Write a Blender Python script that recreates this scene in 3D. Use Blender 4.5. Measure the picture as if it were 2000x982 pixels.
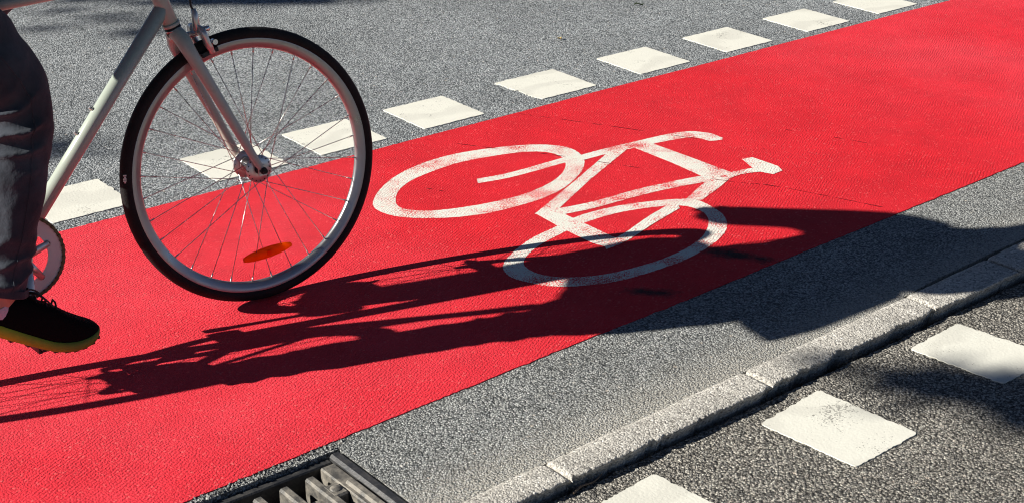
import bpy, bmesh, math, random
from mathutils import Vector, Matrix, noise as mnoise

# ---------------------------------------------------------------- scene, camera, light
sc = bpy.context.scene
for o in list(bpy.data.objects):
    bpy.data.objects.remove(o)
COL = sc.collection
R = math.radians

# camera: x runs along the cycle lane (direction of travel), y to the rider's left, z up
cam_d = bpy.data.cameras.new('camera'); cam = bpy.data.objects.new('camera', cam_d); COL.objects.link(cam)
YAW, PITCH, ROLL = 0.90212, 0.41477, -0.00429
fw = Vector((math.cos(PITCH)*math.cos(YAW), math.cos(PITCH)*math.sin(YAW), -math.sin(PITCH)))
rt = Vector((math.sin(YAW), -math.cos(YAW), 0)); upv = rt.cross(fw)
rt = math.cos(ROLL)*rt + math.sin(ROLL)*upv; upv = rt.cross(fw)
m = Matrix((rt, upv, -fw)).transposed().to_4x4(); m.translation = Vector((-0.84349, -3.84278, 1.66479))
cam.matrix_world = m
cam_d.sensor_width = 36.0; cam_d.lens = 36.0*3054.74/2000.0
cam_d.clip_start = 0.05; cam_d.clip_end = 500
sc.camera = cam

SUN_EL, SH_AZ = R(30), R(-25)          # elevation; direction in which the shadows fall
to_sun = Vector((-math.cos(SH_AZ)*math.cos(SUN_EL), -math.sin(SH_AZ)*math.cos(SUN_EL), math.sin(SUN_EL)))
w = bpy.data.worlds.new('World'); sc.world = w; w.use_nodes = True
nt = w.node_tree; bg = nt.nodes['Background']
sky = nt.nodes.new('ShaderNodeTexSky'); sky.sky_type = 'NISHITA'; sky.sun_disc = False
sky.sun_elevation = SUN_EL; sky.sun_rotation = math.atan2(to_sun.x, to_sun.y)
sky.air_density = .33; sky.dust_density = 0.1; sky.ozone_density = 1.0
nt.links.new(sky.outputs[0], bg.inputs[0]); bg.inputs[1].default_value = 0.05
sun_d = bpy.data.lights.new('sun', 'SUN'); sun_d.energy = 5.0; sun_d.angle = R(0.5); sun_d.color = (1.0, 0.965, 0.885)
sun = bpy.data.objects.new('sun', sun_d); COL.objects.link(sun)
sun.rotation_euler = (-to_sun).to_track_quat('-Z', 'Y').to_euler(); sun.location = to_sun*30
sc.view_settings.view_transform = 'Standard'; sc.view_settings.look = 'None'
sc.view_settings.exposure = 0.66; sc.view_settings.gamma = 1.0; sc.view_settings.use_curve_mapping = False
sc.render.engine = 'CYCLES'; sc.cycles.max_bounces = 6; sc.cycles.filter_width = 1.1

# ---------------------------------------------------------------- helpers
class MB:
    """collects vertices and faces; build() links them as one mesh object"""
    def __init__(s): s.v = []; s.f = []; s.sm = []
    def add(s, vs, fs, smooth=True):
        b = len(s.v); s.v += [tuple(p) for p in vs]
        for f in fs: s.f.append(tuple(i+b for i in f)); s.sm.append(smooth)
        return s
    def box(s, c, d, rot=None, smooth=False):
        vs = []
        for z in (-.5, .5):
            for x, y in ((-.5,-.5),(.5,-.5),(.5,.5),(-.5,.5)):
                p = Vector((x*d[0], y*d[1], z*d[2]))
                if rot is not None: p = rot @ p
                vs.append(p + Vector(c))
        return s.add(vs, [(3,2,1,0),(4,5,6,7),(0,1,5,4),(1,2,6,5),(2,3,7,6),(3,0,4,7)], smooth)
    def tube(s, path, rad, n=12, cap=True, squash=None, ref=None):
        path = [Vector(p) for p in path]; N = len(path)
        if not hasattr(rad, '__len__'): rad = [rad]*N
        t0 = (path[1]-path[0]).normalized()
        a = Vector(ref) if ref else (Vector((0,1,0)) if abs(t0.y) < .9 else Vector((1,0,0)))
        nrm = (a - t0*a.dot(t0)).normalized(); vs = []
        for i, p in enumerate(path):
            t = (path[min(i+1,N-1)]-path[max(i-1,0)]).normalized()
            nrm = (nrm - t*nrm.dot(t)).normalized(); bn = t.cross(nrm)
            sq = squash[i] if squash and hasattr(squash,'__len__') else (squash or 1.0)
            for k in range(n):
                th = 2*math.pi*k/n
                vs.append(p + nrm*(math.cos(th)*rad[i]*sq) + bn*(math.sin(th)*rad[i]))
        fs = [(i*n+k, i*n+(k+1)%n, (i+1)*n+(k+1)%n, (i+1)*n+k) for i in range(N-1) for k in range(n)]
        s.add(vs, fs)
        if cap:
            b = len(s.v)-len(vs)
            s.f.append(tuple(b+k for k in range(n-1,-1,-1))); s.sm.append(False)
            s.f.append(tuple(b+(N-1)*n+k for k in range(n))); s.sm.append(False)
        return s
    def lathe(s, prof, c=(0,0,0), n=96, close=True, smooth=True):
        """revolves (radius, y) about the y axis through c"""
        P = len(prof); vs = []
        for i in range(n):
            th = 2*math.pi*i/n
            for r, y in prof: vs.append((c[0]+r*math.cos(th), c[1]+y, c[2]+r*math.sin(th)))
        fs = []; rng = P if close else P-1
        for i in range(n):
            j = (i+1) % n
            for k in range(rng):
                l = (k+1) % P; fs.append((i*P+k, j*P+k, j*P+l, i*P+l))
        return s.add(vs, fs, smooth)
    def grid(s, rows, closed=True, caps=False, smooth=True):
        n = len(rows[0]); vs = [p for r_ in rows for p in r_]; K = n if closed else n-1
        fs = [(i*n+k, i*n+(k+1)%n, (i+1)*n+(k+1)%n, (i+1)*n+k) for i in range(len(rows)-1) for k in range(K)]
        s.add(vs, fs, smooth)
        if caps:
            b = len(s.v)-len(vs)
            s.f.append(tuple(b+k for k in range(n-1,-1,-1))); s.sm.append(False)
            s.f.append(tuple(b+(len(rows)-1)*n+k for k in range(n))); s.sm.append(False)
        return s
    def ball(s, c, r, n=12, m_=8):
        if not hasattr(r,'__len__'): r = (r,r,r)
        rows = []
        for i in range(m_+1):
            ph = -math.pi/2 + math.pi*i/m_
            rows.append([(c[0]+r[0]*max(math.cos(ph),.01)*math.cos(2*math.pi*k/n), c[1]+r[1]*max(math.cos(ph),.01)*math.sin(2*math.pi*k/n), c[2]+r[2]*math.sin(ph)) for k in range(n)])
        return s.grid(rows, True, True)
    def mesh(s, name, mat):
        me = bpy.data.meshes.new(name); me.from_pydata(s.v, [], s.f); me.update()
        me.polygons.foreach_set('use_smooth', s.sm)
        bm = bmesh.new(); bm.from_mesh(me); bmesh.ops.recalc_face_normals(bm, faces=bm.faces); bm.to_mesh(me); bm.free()
        if mat: me.materials.append(mat)
        return me
    def build(s, name, mat, parent=None):
        return link(name, s.mesh(name, mat), parent)
def link(name, me, parent=None):
    o = bpy.data.objects.new(name, me); COL.objects.link(o)
    if parent: o.parent = parent
    return o
def tag(o, label=None, cat=None, group=None, kind=None):
    if label: o['label'] = label
    if cat: o['category'] = cat
    if group: o['group'] = group
    if kind: o['kind'] = kind
    return o
def empty(name, loc=(0,0,0), rot=(0,0,0)):
    o = bpy.data.objects.new(name, None); COL.objects.link(o); o.location = loc; o.rotation_euler = rot
    o.empty_display_size = .1
    return o
def catmull(pts, per=8):
    pts = [Vector(p) for p in pts]; out = []
    for i in range(len(pts)-1):
        p0, p1, p2, p3 = pts[max(i-1,0)], pts[i], pts[i+1], pts[min(i+2,len(pts)-1)]
        for k in range(per):
            f = k/per
            out.append(.5*((2*p1)+(p2-p0)*f+(2*p0-5*p1+4*p2-p3)*f*f+(3*p1-p0-3*p2+p3)*f**3))
    out.append(pts[-1]); return out
def fn(x, y=0., z=0.): return mnoise.noise(Vector((x, y, z)))

# ---------------------------------------------------------------- materials
class NT:
    def __init__(s, name):
        s.m = bpy.data.materials.new(name); s.m.use_nodes = True; s.t = s.m.node_tree
        s.b = s.t.nodes['Principled BSDF']
    def n(s, typ, **kw):
        nd = s.t.nodes.new('ShaderNode'+typ)
        for k, v in kw.items():
            if k.startswith('i_'): nd.inputs[k[2:].replace('_',' ')].default_value = v
            else: setattr(nd, k, v)
        return nd
    def l(s, a, b): s.t.links.new(a, b)
    def ramp(s, src, stops, interp='LINEAR'):
        r = s.n('ValToRGB'); r.color_ramp.interpolation = interp
        e = r.color_ramp.elements
        while len(e) < len(stops): e.new(.5)
        for q, (p, c) in zip(e, stops):
            q.position = p; q.color = (c, c, c, 1) if not hasattr(c, '__len__') else (*c, 1)
        s.l(src, r.inputs[0]); return r.outputs[0]
    def mix(s, fac, a, b, mode='MIX'):
        x = s.n('Mix', data_type='RGBA', blend_type=mode)
        for i, v in ((0, fac), (6, a), (7, b)):
            if hasattr(v, 'is_linked'): s.l(v, x.inputs[i])
            elif i == 0: x.inputs[0].default_value = v
            else: x.inputs[i].default_value = (*v, 1) if len(v) == 3 else v
        return x.outputs[2]
    def math(s, op, a, b=None):
        x = s.n('Math', operation=op)
        for i, v in ((0, a), (1, b)):
            if v is None: continue
            if hasattr(v, 'is_linked'): s.l(v, x.inputs[i])
            else: x.inputs[i].default_value = v
        return x.outputs[0]
    def coord(s): return s.n('TexCoord').outputs['Object']
    def noise(s, vec, scale, detail=4., rough=.55, dist=0.):
        x = s.n('TexNoise'); x.inputs['Scale'].default_value = scale; x.inputs['Detail'].default_value = detail
        x.inputs['Roughness'].default_value = rough; x.inputs['Distortion'].default_value = dist
        if vec is not None: s.l(vec, x.inputs['Vector'])
        return x.outputs['Fac']
    def vor(s, vec, scale, feature='F1', rnd=1.):
        x = s.n('TexVoronoi', feature=feature); x.inputs['Scale'].default_value = scale
        x.inputs['Randomness'].default_value = rnd; s.l(vec, x.inputs['Vector']); return x
    def bump(s, h, dist, strength=1., normal=None):
        x = s.n('Bump'); x.inputs['Distance'].default_value = dist; x.inputs['Strength'].default_value = strength
        s.l(h, x.inputs['Height'])
        if normal is not None: s.l(normal, x.inputs['Normal'])
        return x.outputs[0]
    def set(s, **kw):
        for k, v in kw.items():
            i = s.b.inputs[k.replace('_',' ')]
            if hasattr(v, 'is_linked'): s.l(v, i)
            else: i.default_value = (*v, 1) if hasattr(v, '__len__') and len(v) == 3 else v
        return s.m
def simple(name, col, rough=.5, metal=0., spec=.5, nscale=60., namt=.12, bump=0., bscale=200.):
    t = NT(name); c = t.coord()
    nz = t.noise(c, nscale, 4)
    colr = t.mix(nz, tuple(x*(1-namt) for x in col), tuple(min(1, x*(1+namt)) for x in col))
    kw = dict(Base_Color=colr, Roughness=t.ramp(t.noise(c, nscale*.6), [(.3, max(.02, rough-.08)), (.7, min(1, rough+.08))]), Metallic=metal, Specular_IOR_Level=spec)
    if bump: kw['Normal'] = t.bump(t.noise(c, bscale, 3), bump)
    return t.set(**kw)

def asphalt(name, dark, mid, pale, warm, scale, dust=None, bumpd=.006):
    t = NT(name); c = t.coord()
    wv = t.n('VectorMath', operation='ADD'); t.l(c, wv.inputs[0])
    nz = t.n('TexNoise'); nz.inputs['Scale'].default_value = 60; t.l(c, nz.inputs['Vector'])
    sc_ = t.n('VectorMath', operation='SCALE'); t.l(nz.outputs['Color'], sc_.inputs[0]); sc_.inputs['Scale'].default_value = .0025
    t.l(sc_.outputs[0], wv.inputs[1]); v = wv.outputs[0]
    v1 = t.vor(v, scale); v2 = t.vor(v, scale*2.1)
    sep = t.n('SeparateColor'); t.l(v1.outputs['Color'], sep.inputs[0])
    sep2 = t.n('SeparateColor'); t.l(v2.outputs['Color'], sep2.inputs[0])
    stone = t.ramp(sep.outputs[0], [(0, dark), (.42, mid), (.75, pale), (1, tuple(min(.8, x*1.45) for x in pale))])
    stone = t.mix(t.math('MULTIPLY', sep.outputs[1], .5), stone, warm)
    fine = t.ramp(sep2.outputs[0], [(0, dark), (.5, mid), (.9, pale), (1, tuple(min(.85, x*1.7) for x in pale))])
    col = t.mix(.5, stone, fine)
    # binder between the stones
    gap = t.ramp(v1.outputs['Distance'], [(.42, 0.), (.72, 1.)])
    col = t.mix(t.math('MULTIPLY', gap, .75), col, tuple(x*.55 for x in dark))
    v3 = t.vor(c, 62); sp3 = t.n('SeparateColor'); t.l(v3.outputs['Color'], sp3.inputs[0])
    spot = t.math('MULTIPLY', t.ramp(sp3.outputs[0], [(.86, 0.), (.90, 1.)]), t.ramp(v3.outputs['Distance'], [(.20, 1.), (.30, 0.)]))
    col = t.mix(t.math('MULTIPLY', spot, .8), col, t.mix(sp3.outputs[1], tuple(min(.72, x*1.15) for x in pale), (.52,.44,.36)))
    pit = t.math('MULTIPLY', t.ramp(sp3.outputs[2], [(.90, 0.), (.94, 1.)]), t.ramp(v3.outputs['Distance'], [(.18, 1.), (.32, 0.)]))
    col = t.mix(t.math('MULTIPLY', pit, .7), col, tuple(x*.5 for x in dark))
    big = t.noise(c, 1.3, 5, .6)
    col = t.mix(1., col, t.ramp(big, [(.3, .80), (.7, 1.16)]), 'MULTIPLY')
    mott = t.noise(c, 14, 3, .6)
    col = t.mix(1., col, t.ramp(mott, [(.3, .88), (.7, 1.1)]), 'MULTIPLY')
    h = t.math('ADD', t.math('MULTIPLY', v1.outputs['Distance'], -1.), t.math('MULTIPLY', v2.outputs['Distance'], -.45))
    h = t.math('ADD', h, t.math('MULTIPLY', sep.outputs[2], .5))
    if dust:
        # pale dust and worn binder lying along the kerb: d = distance from the kerb line
        sx = t.n('SeparateXYZ'); t.l(c, sx.inputs[0])
        d = t.math('SUBTRACT', sx.outputs[1], t.math('ADD', t.math('MULTIPLY', sx.outputs[0], .0358), -1.7716))
        d = t.math('ADD', d, t.math('MULTIPLY', t.math('SUBTRACT', t.noise(c, 7, 4), .5), .07))
        f = t.math('MULTIPLY', t.ramp(d, [(.0, 1.), (.045, .7), (.10, .25), (.17, 0.)]), t.ramp(t.noise(c, 130, 4, .7), [(.40, .15), (.58, .95)]))
        col = t.mix(f, col, t.mix(t.noise(c, 180, 3), tuple(x*.8 for x in dust), tuple(x*1.25 for x in dust)))
    nrm = t.bump(h, bumpd, .9)
    return t.set(Base_Color=col, Roughness=.92, Specular_IOR_Level=.12, Normal=nrm)

M = {}
M['asphalt'] = asphalt('road asphalt', (.064,.072,.079), (.315,.342,.357), (.61,.635,.64), (.38,.37,.36), 165, bumpd=.0042)
M['gutter'] = asphalt('gutter asphalt', (.065,.07,.072), (.28,.292,.292), (.56,.56,.53), (.37,.35,.31), 190, dust=(.46,.43,.375), bumpd=.004)
M['path'] = asphalt('path asphalt', (.036,.035,.035), (.18,.175,.165), (.56,.52,.45), (.34,.29,.23), 160, bumpd=.005)
M['ground'] = simple('packed earth', (.16,.13,.10), .95, nscale=3, namt=.4, spec=.1, bump=.02, bscale=30)

def red_nodes(t):
    c = t.coord()
    mp = t.n('Mapping'); t.l(c, mp.inputs[0]); mp.inputs['Rotation'].default_value = (0, 0, R(62))
    wv = t.n('TexWave', wave_type='BANDS', bands_direction='X')
    wv.inputs['Scale'].default_value = 36; wv.inputs['Distortion'].default_value = 5; wv.inputs['Detail'].default_value = 3
    wv.inputs['Detail Scale'].default_value = .45; wv.inputs['Detail Roughness'].default_value = .6
    t.l(mp.outputs[0], wv.inputs['Vector'])
    n1 = t.noise(c, 300, 3, .65); n2 = t.noise(c, 90, 4, .6); v = t.vor(c, 210)
    amp = t.ramp(t.noise(c, 1.7, 3), [(.35, .05), (.68, .42)])
    h = t.math('ADD', t.math('MULTIPLY', wv.outputs['Fac'], amp), t.math('MULTIPLY', n1, 1.1))
    h = t.math('ADD', h, t.math('MULTIPLY', v.outputs['Distance'], -.8))
    h = t.math('ADD', h, t.math('MULTIPLY', n2, .18))
    return c, h, n1, n2, v
def red_colour(t, c, n1, n2, v, OX=0.):
    col = t.mix(t.ramp(n1, [(.32, 0.), (.66, 1.)]), (.67,.013,.025), (.84,.040,.061))
    col = t.mix(t.ramp(t.noise(c, 1.1, 5, .6), [(.35, 0.), (.7, .5)]), col, (.88,.088,.118))
    col = t.mix(t.ramp(n2, [(.55, 0.), (.8, .35)]), col, (.50,.008,.014))
    # deeper red on the middle stretch round the symbol, paler towards either end
    sx = t.n('SeparateXYZ'); t.l(c, sx.inputs[0])
    gx = t.math('ADD', t.math('ADD', sx.outputs[0], OX), t.math('MULTIPLY', t.math('SUBTRACT', t.noise(c, 1.6, 5, .6), .5), 1.3))
    deep_red = t.ramp(t.math('MULTIPLY', gx, .2), [(.16, 0.), (.30, .85), (.58, .85), (.80, .1)])
    col = t.mix(deep_red, col, t.mix(n1, (.60,.0075,.014), (.76,.018,.030)))
    col = t.mix(1., col, t.ramp(t.noise(c, 5.5, 5, .65), [(.3, .84), (.7, 1.08)]), 'MULTIPLY')
    col = t.mix(t.ramp(t.noise(c, 38, 5, .75), [(.60, 0.), (.78, .55)]), col, (.30,.012,.020))
    sepv = t.n('SeparateColor'); t.l(v.outputs['Color'], sepv.inputs[0])
    col = t.mix(t.ramp(sepv.outputs[0], [(.93, 0.), (1., .5)]), col, (.85,.16,.15))
    return col
t = NT('red lane coating'); c, h, n1, n2, v = red_nodes(t); col = red_colour(t, c, n1, n2, v)
for (x, y, rz, lx, ly, k) in ((1.615,-1.295,-50,.085,.030,.9), (1.945,-1.275,-63,.13,.036,.9), (1.92,-1.235,-70,.07,.045,.7)):
    mp = t.n('Mapping'); mp.vector_type = 'TEXTURE'; t.l(c, mp.inputs[0]); mp.inputs['Location'].default_value = (x, y, 0)
    mp.inputs['Rotation'].default_value = (0, 0, R(rz)); mp.inputs['Scale'].default_value = (lx, ly, 1)
    ln = t.n('VectorMath', operation='LENGTH'); t.l(mp.outputs[0], ln.inputs[0])
    d = t.math('ADD', ln.outputs['Value'], t.math('MULTIPLY', t.math('SUBTRACT', t.noise(c, 28, 5, .7), .5), 1.9))
    col = t.mix(t.ramp(d, [(.25, k), (1.05, 0.)]), col, (.012,.008,.010))
M['red'] = t.set(Base_Color=col, Roughness=.80, Specular_IOR_Level=.22, Normal=t.bump(h, .0026, .7))

def white_paint(name, wear, red=False, col=(.80,.785,.70)):
    t = NT(name)
    c, h, n1, n2, v = red_nodes(t)
    a = t.mix(t.noise(c, 25, 4), tuple(x*.93 for x in col), col)
    a = t.mix(t.ramp(t.noise(c, 9, 5, .65), [(.5, 0.), (.85, .18)]), a, (.45,.42,.36))
    if red:
        wr = t.math('ADD', t.math('MULTIPLY', t.noise(c, 250, 3, .75), .72), t.math('MULTIPLY', t.noise(c, 6.5, 5, .65), .52))
        f = t.ramp(wr, [(wear, 0.), (wear+.018, 1.)])
        col2 = t.mix(f, a, red_colour(t, c, n1, n2, v, 1.95))
        return t.set(Base_Color=col2, Roughness=.8, Specular_IOR_Level=.2, Normal=t.bump(h, .0018, .7))
    hh = t.math('ADD', t.noise(c, 160, 4, .6), t.math('MULTIPLY', t.vor(c, 140).outputs['Distance'], -.5))
    wr = t.math('ADD', t.math('MULTIPLY', t.noise(c, 170, 4, .75), .62), t.math('MULTIPLY', t.noise(c, 7, 5, .65), .52))
    f = t.ramp(wr, [(wear, 0.), (wear+.03, .85)])
    scf = t.n('TexWave', wave_type='BANDS', bands_direction='Y'); scf.inputs['Scale'].default_value = 1.3; scf.inputs['Distortion'].default_value = 14; scf.inputs['Detail'].default_value = 4; t.l(c, scf.inputs['Vector'])
    a = t.mix(t.math('MULTIPLY', t.ramp(scf.outputs['Fac'], [(.72, 0.), (.95, 1.)]), .16), a, (.30,.28,.25))
    return t.set(Base_Color=t.mix(f, a, (.2,.19,.17)), Roughness=.75, Specular_IOR_Level=.25, Normal=t.bump(hh, .0009, .6))
M['dash'] = white_paint('white marking paint', .672, col=(.80,.78,.685))
M['symbol'] = white_paint('worn white symbol paint', .652, True)
t = NT('kerb granite'); c = t.coord()
v1 = t.vor(c, 230); sp = t.n('SeparateColor'); t.l(v1.outputs['Color'], sp.inputs[0])
col = t.ramp(sp.outputs[0], [(0, (.13,.125,.12)), (.25, (.40,.38,.35)), (.75, (.58,.55,.50)), (1, (.80,.77,.71))])
col = t.mix(.25, col, (.56,.51,.43))
col = t.mix(1., col, t.ramp(t.noise(c, 9, 5, .6), [(.3, .82), (.7, 1.12)]), 'MULTIPLY')
hh = t.math('ADD', t.noise(c, 120, 5, .65), t.math('MULTIPLY', v1.outputs['Distance'], -.5))
M['kerb'] = t.set(Base_Color=col, Roughness=.9, Specular_IOR_Level=.15, Normal=t.bump(hh, .005, .8))
M['joint'] = simple('joint dirt', (.05,.042,.034), .95, spec=.1, nscale=40, namt=.4, bump=.01, bscale=90)
M['crack'] = simple('crack in coating', (.10,.006,.010), .9, spec=.1)
t = NT('worn cast iron'); c = t.coord(); n_ = t.noise(c, 30, 5, .65)
M['iron'] = t.set(Base_Color=t.mix(t.ramp(n_, [(.4, 0.), (.65, 1.)]), (.09,.085,.078), (.30,.27,.225)), Roughness=t.ramp(n_, [(.3,.45),(.7,.75)]), Metallic=.15, Specular_IOR_Level=.5, Normal=t.bump(t.noise(c, 150, 4), .002, .6))
t = NT('dark cast iron'); c = t.coord()
M['irondark'] = t.set(Base_Color=t.mix(t.ramp(t.noise(c, 40, 5, .65), [(.4, 0.), (.7, 1.)]), (.035,.036,.04), (.10,.095,.09)), Roughness=.5, Metallic=.3, Normal=t.bump(t.noise(c, 150, 4), .002, .6))
M['frame'] = simple('pale green frame enamel', (.42,.465,.40), .26, nscale=20, namt=.04)
M['rubber'] = simple('tyre rubber', (.012,.011,.011), .72, spec=.25, nscale=80, namt=.3, bump=.0012, bscale=260)
M['rim'] = simple('anodised rim aluminium', (.38,.38,.38), .34, metal=.85, nscale=30, namt=.06)
M['chrome'] = simple('polished hub aluminium', (.78,.76,.74), .16, metal=1., nscale=30, namt=.05)
M['alloy'] = simple('brushed alloy', (.62,.60,.57), .36, metal=.8, nscale=40, namt=.08)
M['spoke'] = simple('spoke steel', (.52,.50,.48), .28, metal=.9)
M['black'] = simple('black plastic', (.014,.014,.016), .5, spec=.4)
M['ring'] = simple('chainring alloy', (.82,.75,.69), .5, metal=.0, nscale=30)
M['chain'] = simple('oily chain steel', (.10,.075,.05), .38, metal=.85, nscale=120, namt=.4)
t = NT('amber reflector'); c = t.coord()
hx = t.vor(c, 380)
M['amber'] = t.set(Base_Color=t.mix(t.ramp(t.noise(c, 45, 3), [(.4,0.),(.6,1.)]), (.86,.13,.004), (.95,.27,.012)), Roughness=.18, Transmission_Weight=.25, Specular_IOR_Level=.6, Normal=t.bump(hx.outputs['Distance'], .002, .6))
tl = t.n('BsdfTranslucent'); tl.inputs[0].default_value = (1.,.30,.012,1); mx = t.n('MixShader'); mx.inputs[0].default_value = .9
t.l(t.b.outputs[0], mx.inputs[1]); t.l(tl.outputs[0], mx.inputs[2]); t.l(mx.outputs[0], t.t.nodes['Material Output'].inputs[0])
t = NT('dark denim'); c = t.coord()
tw = t.n('TexWave', wave_type='BANDS', bands_direction='DIAGONAL'); tw.inputs['Scale'].default_value = 260; tw.inputs['Distortion'].default_value = 1.5; t.l(c, tw.inputs['Vector'])
fad = t.noise(c, 9, 5, .6)
col = t.mix(t.ramp(fad, [(.35, 0.), (.7, 1.)]), (.010,.014,.021), (.056,.066,.084))
col = t.mix(t.math('MULTIPLY', tw.outputs['Fac'], .5), col, (.06,.065,.078))
M['denim'] = t.set(Base_Color=col, Roughness=.9, Specular_IOR_Level=.15, Sheen_Weight=.15, Normal=t.bump(t.math('ADD', t.noise(c, 26, 4, .6), t.math('MULTIPLY', tw.outputs['Fac'], .05)), .006, .8))
M['jacket'] = simple('navy jacket cloth', (.035,.045,.07), .9, spec=.15, nscale=30, namt=.25, bump=.004, bscale=40)
M['skin'] = simple('skin', (.50,.27,.19), .5, spec=.4, nscale=50, namt=.08)
M['hair'] = simple('brown hair', (.05,.03,.018), .6, nscale=160, namt=.4, bump=.004, bscale=220)
M['eye'] = simple('eye white', (.7,.68,.65), .2, namt=.02)
M['sock'] = simple('pale sock knit', (.55,.54,.62), .95, spec=.1, nscale=200, namt=.1, bump=.002, bscale=300)
M['shoe'] = simple('black shoe mesh', (.006,.006,.0065), .9, spec=.06, nscale=250, namt=.5, bump=.0015, bscale=500)
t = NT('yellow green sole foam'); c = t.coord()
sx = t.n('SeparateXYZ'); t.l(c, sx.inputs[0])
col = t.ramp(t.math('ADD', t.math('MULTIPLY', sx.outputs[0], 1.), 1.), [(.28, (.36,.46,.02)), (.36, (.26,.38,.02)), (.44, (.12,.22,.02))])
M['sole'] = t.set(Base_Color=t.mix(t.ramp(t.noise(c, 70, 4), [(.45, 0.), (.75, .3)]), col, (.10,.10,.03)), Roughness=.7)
M['bark'] = simple('tree bark', (.14,.11,.08), .95, spec=.1, nscale=8, namt=.4, bump=.03, bscale=14)
t = NT('tree leaf'); c = t.coord()
M['leaf'] = t.set(Base_Color=t.mix(t.noise(c, 2., 3), (.035,.075,.018), (.09,.14,.03)), Roughness=.6, Specular_IOR_Level=.3)
M['dryleaf'] = simple('dry leaf', (.42,.30,.10), .8, nscale=90, namt=.3)
M['twig'] = simple('dry twig', (.22,.15,.10), .85, nscale=80, namt=.3)

# ---------------------------------------------------------------- setting: ground, road, lane, path, kerb
def clipx(x): return max(-4.0, min(9.0, x))
def y_low(x): return -1.365 + .033*(clipx(x)-2)      # kerb-side edge of the red lane
def y_kl(x): return -1.700 + .0358*(clipx(x)-2)      # kerb, road side
def y_kr(x): return -1.8075 + .0213*(clipx(x)-2)     # kerb, path side
PATH_Z = -.024
def sheet(name, poly, z, mat, parent=None, kind='structure'):
    b = MB(); b.add([(x, y, z) for x, y in poly], [tuple(range(len(poly)))], False)
    o = b.build(name, mat, parent)
    if kind: o['kind'] = kind
    return o
g = sheet('ground', [(-150,-150),(150,-150),(150,150),(-150,150)], -.60, M['ground'])
# road asphalt: carriageway and the gutter strip, with the drain opening left out
DR = (.06, .600, -1.742, -1.440)     # drain frame outer: x0, x1, y0, y1
road = sheet('road', [(-70,-1.05),(70,-1.05),(70,7.2),(-70,7.2)], 0., M['asphalt'])
b = MB()
def gut_edge(x): return y_kl(x) - .013 + .004*fn(x*5, 3) + .003*fn(x*31, 7) + .018*max(0, min(1, (x-1.95)/.3))
xs = sorted(set([-70,-30,-10] + [-4+.02*i for i in range(0, 651)] + [DR[0], DR[1], 20, 70]))
rows = []
for x0, x1 in zip(xs[:-1], xs[1:]):
    mid = (x0+x1)/2
    if DR[0] <= mid <= DR[1]:
        b.add([(x0,DR[3],0),(x1,DR[3],0),(x1,-1.05,0),(x0,-1.05,0)], [(0,1,2,3)], False)
        b.add([(x0,DR[3],-.1),(x1,DR[3],-.1),(x1,DR[3],0),(x0,DR[3],0)], [(0,1,2,3)], False)
    else:
        e0, e1 = gut_edge(x0), gut_edge(x1)
        lip = .006
        b.add([(x0,e0,.001),(x1,e1,.001),(x1,e1+.03,.0005),(x0,e0+.03,.0005),(x1,-1.05,0),(x0,-1.05,0),(x1,e1,-.06),(x0,e0,-.06)],
              [(0,1,2,3),(3,2,4,5),(7,6,1,0)], False)
for x in (DR[0], DR[1]):
    b.add([(x,gut_edge(x),0),(x,DR[3],0),(x,DR[3],-.1),(x,gut_edge(x),-.1)], [(0,1,2,3)], False)
gutter = b.build('gutter', M['gutter']); gutter['kind'] = 'structure'
# red cycle lane coating, about 4 mm thick
b = MB(); up_, lo_ = [], []
xs = [-70,-30,-10] + [-4+.012*i for i in range(0, 1084)] + [20, 70]
for x in xs:
    up_.append((x, .0015*fn(x*22,1)+.0015*fn(x*70,2)+.005*fn(x*1.7,5)+.002*fn(x*150,6), .0022))
    lo_.append((x, y_low(x)+.003*fn(x*25,11)+.002*fn(x*80,12)+.005*fn(x*2.1,15)+.0025*fn(x*150,16), .0022))
n = len(xs); ends = lambda L: [(p[0],p[1],-.002) for p in L]
b.add(up_+lo_+ends(up_)+ends(lo_), [(n+i, n+i+1, i+1, i) for i in range(n-1)] + [(i, i+1, 2*n+i+1, 2*n+i) for i in range(n-1)] + [(3*n+i, 3*n+i+1, n+i+1, n+i) for i in range(n-1)], False)
lane = b.build('cycle_lane', M['red']); lane['kind'] = 'structure'
# thin joint cracks that cross the coating
def crack(pts, seed, keep):
    rnd = random.Random(seed); bb = MB()
    P_ = catmull([(x, y, 0) for x, y in pts], 40)
    i = 0
    while i < len(P_)-3:
        ln_ = rnd.randint(3, 12); j = min(i+ln_, len(P_)-1)
        if rnd.random() < keep:
            wv = rnd.uniform(.0008, .0022); vs = []
            for k in range(i, j+1):
                tt = (P_[min(k+1,len(P_)-1)]-P_[max(k-1,0)]).normalized(); nn = Vector((-tt.y, tt.x, 0))
                o_ = nn*(.003*fn(k*.7, seed)); ww = wv*(1-abs(2*(k-i)/(j-i)-1)**3)+.0002
                vs += [P_[k]+o_+nn*ww, P_[k]+o_-nn*ww]
            vs = [(p.x, p.y, .0030) for p in vs]
            bb.add(vs, [(2*k, 2*k+1, 2*k+3, 2*k+2) for k in range(j-i)], False)
        i = j + rnd.randint(0, 4)
    if bb.f: return bb.build('crack', M['crack'], lane)
crack([(1.828,-.03),(1.94,-.217),(2.001,-.314),(2.052,-.39),(2.18,-.64),(2.313,-.891),(2.388,-1.004),(2.506,-1.317)], 3, .62)
crack([(2.212,-.014),(2.351,-.272),(2.553,-.678),(2.612,-.816)], 8, .5)
crack([(1.72,-.62),(1.60,-.40),(1.52,-.20)], 21, .2)
crack([(2.72,-.55),(2.83,-.80),(2.93,-1.05)], 31, .25)
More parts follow.
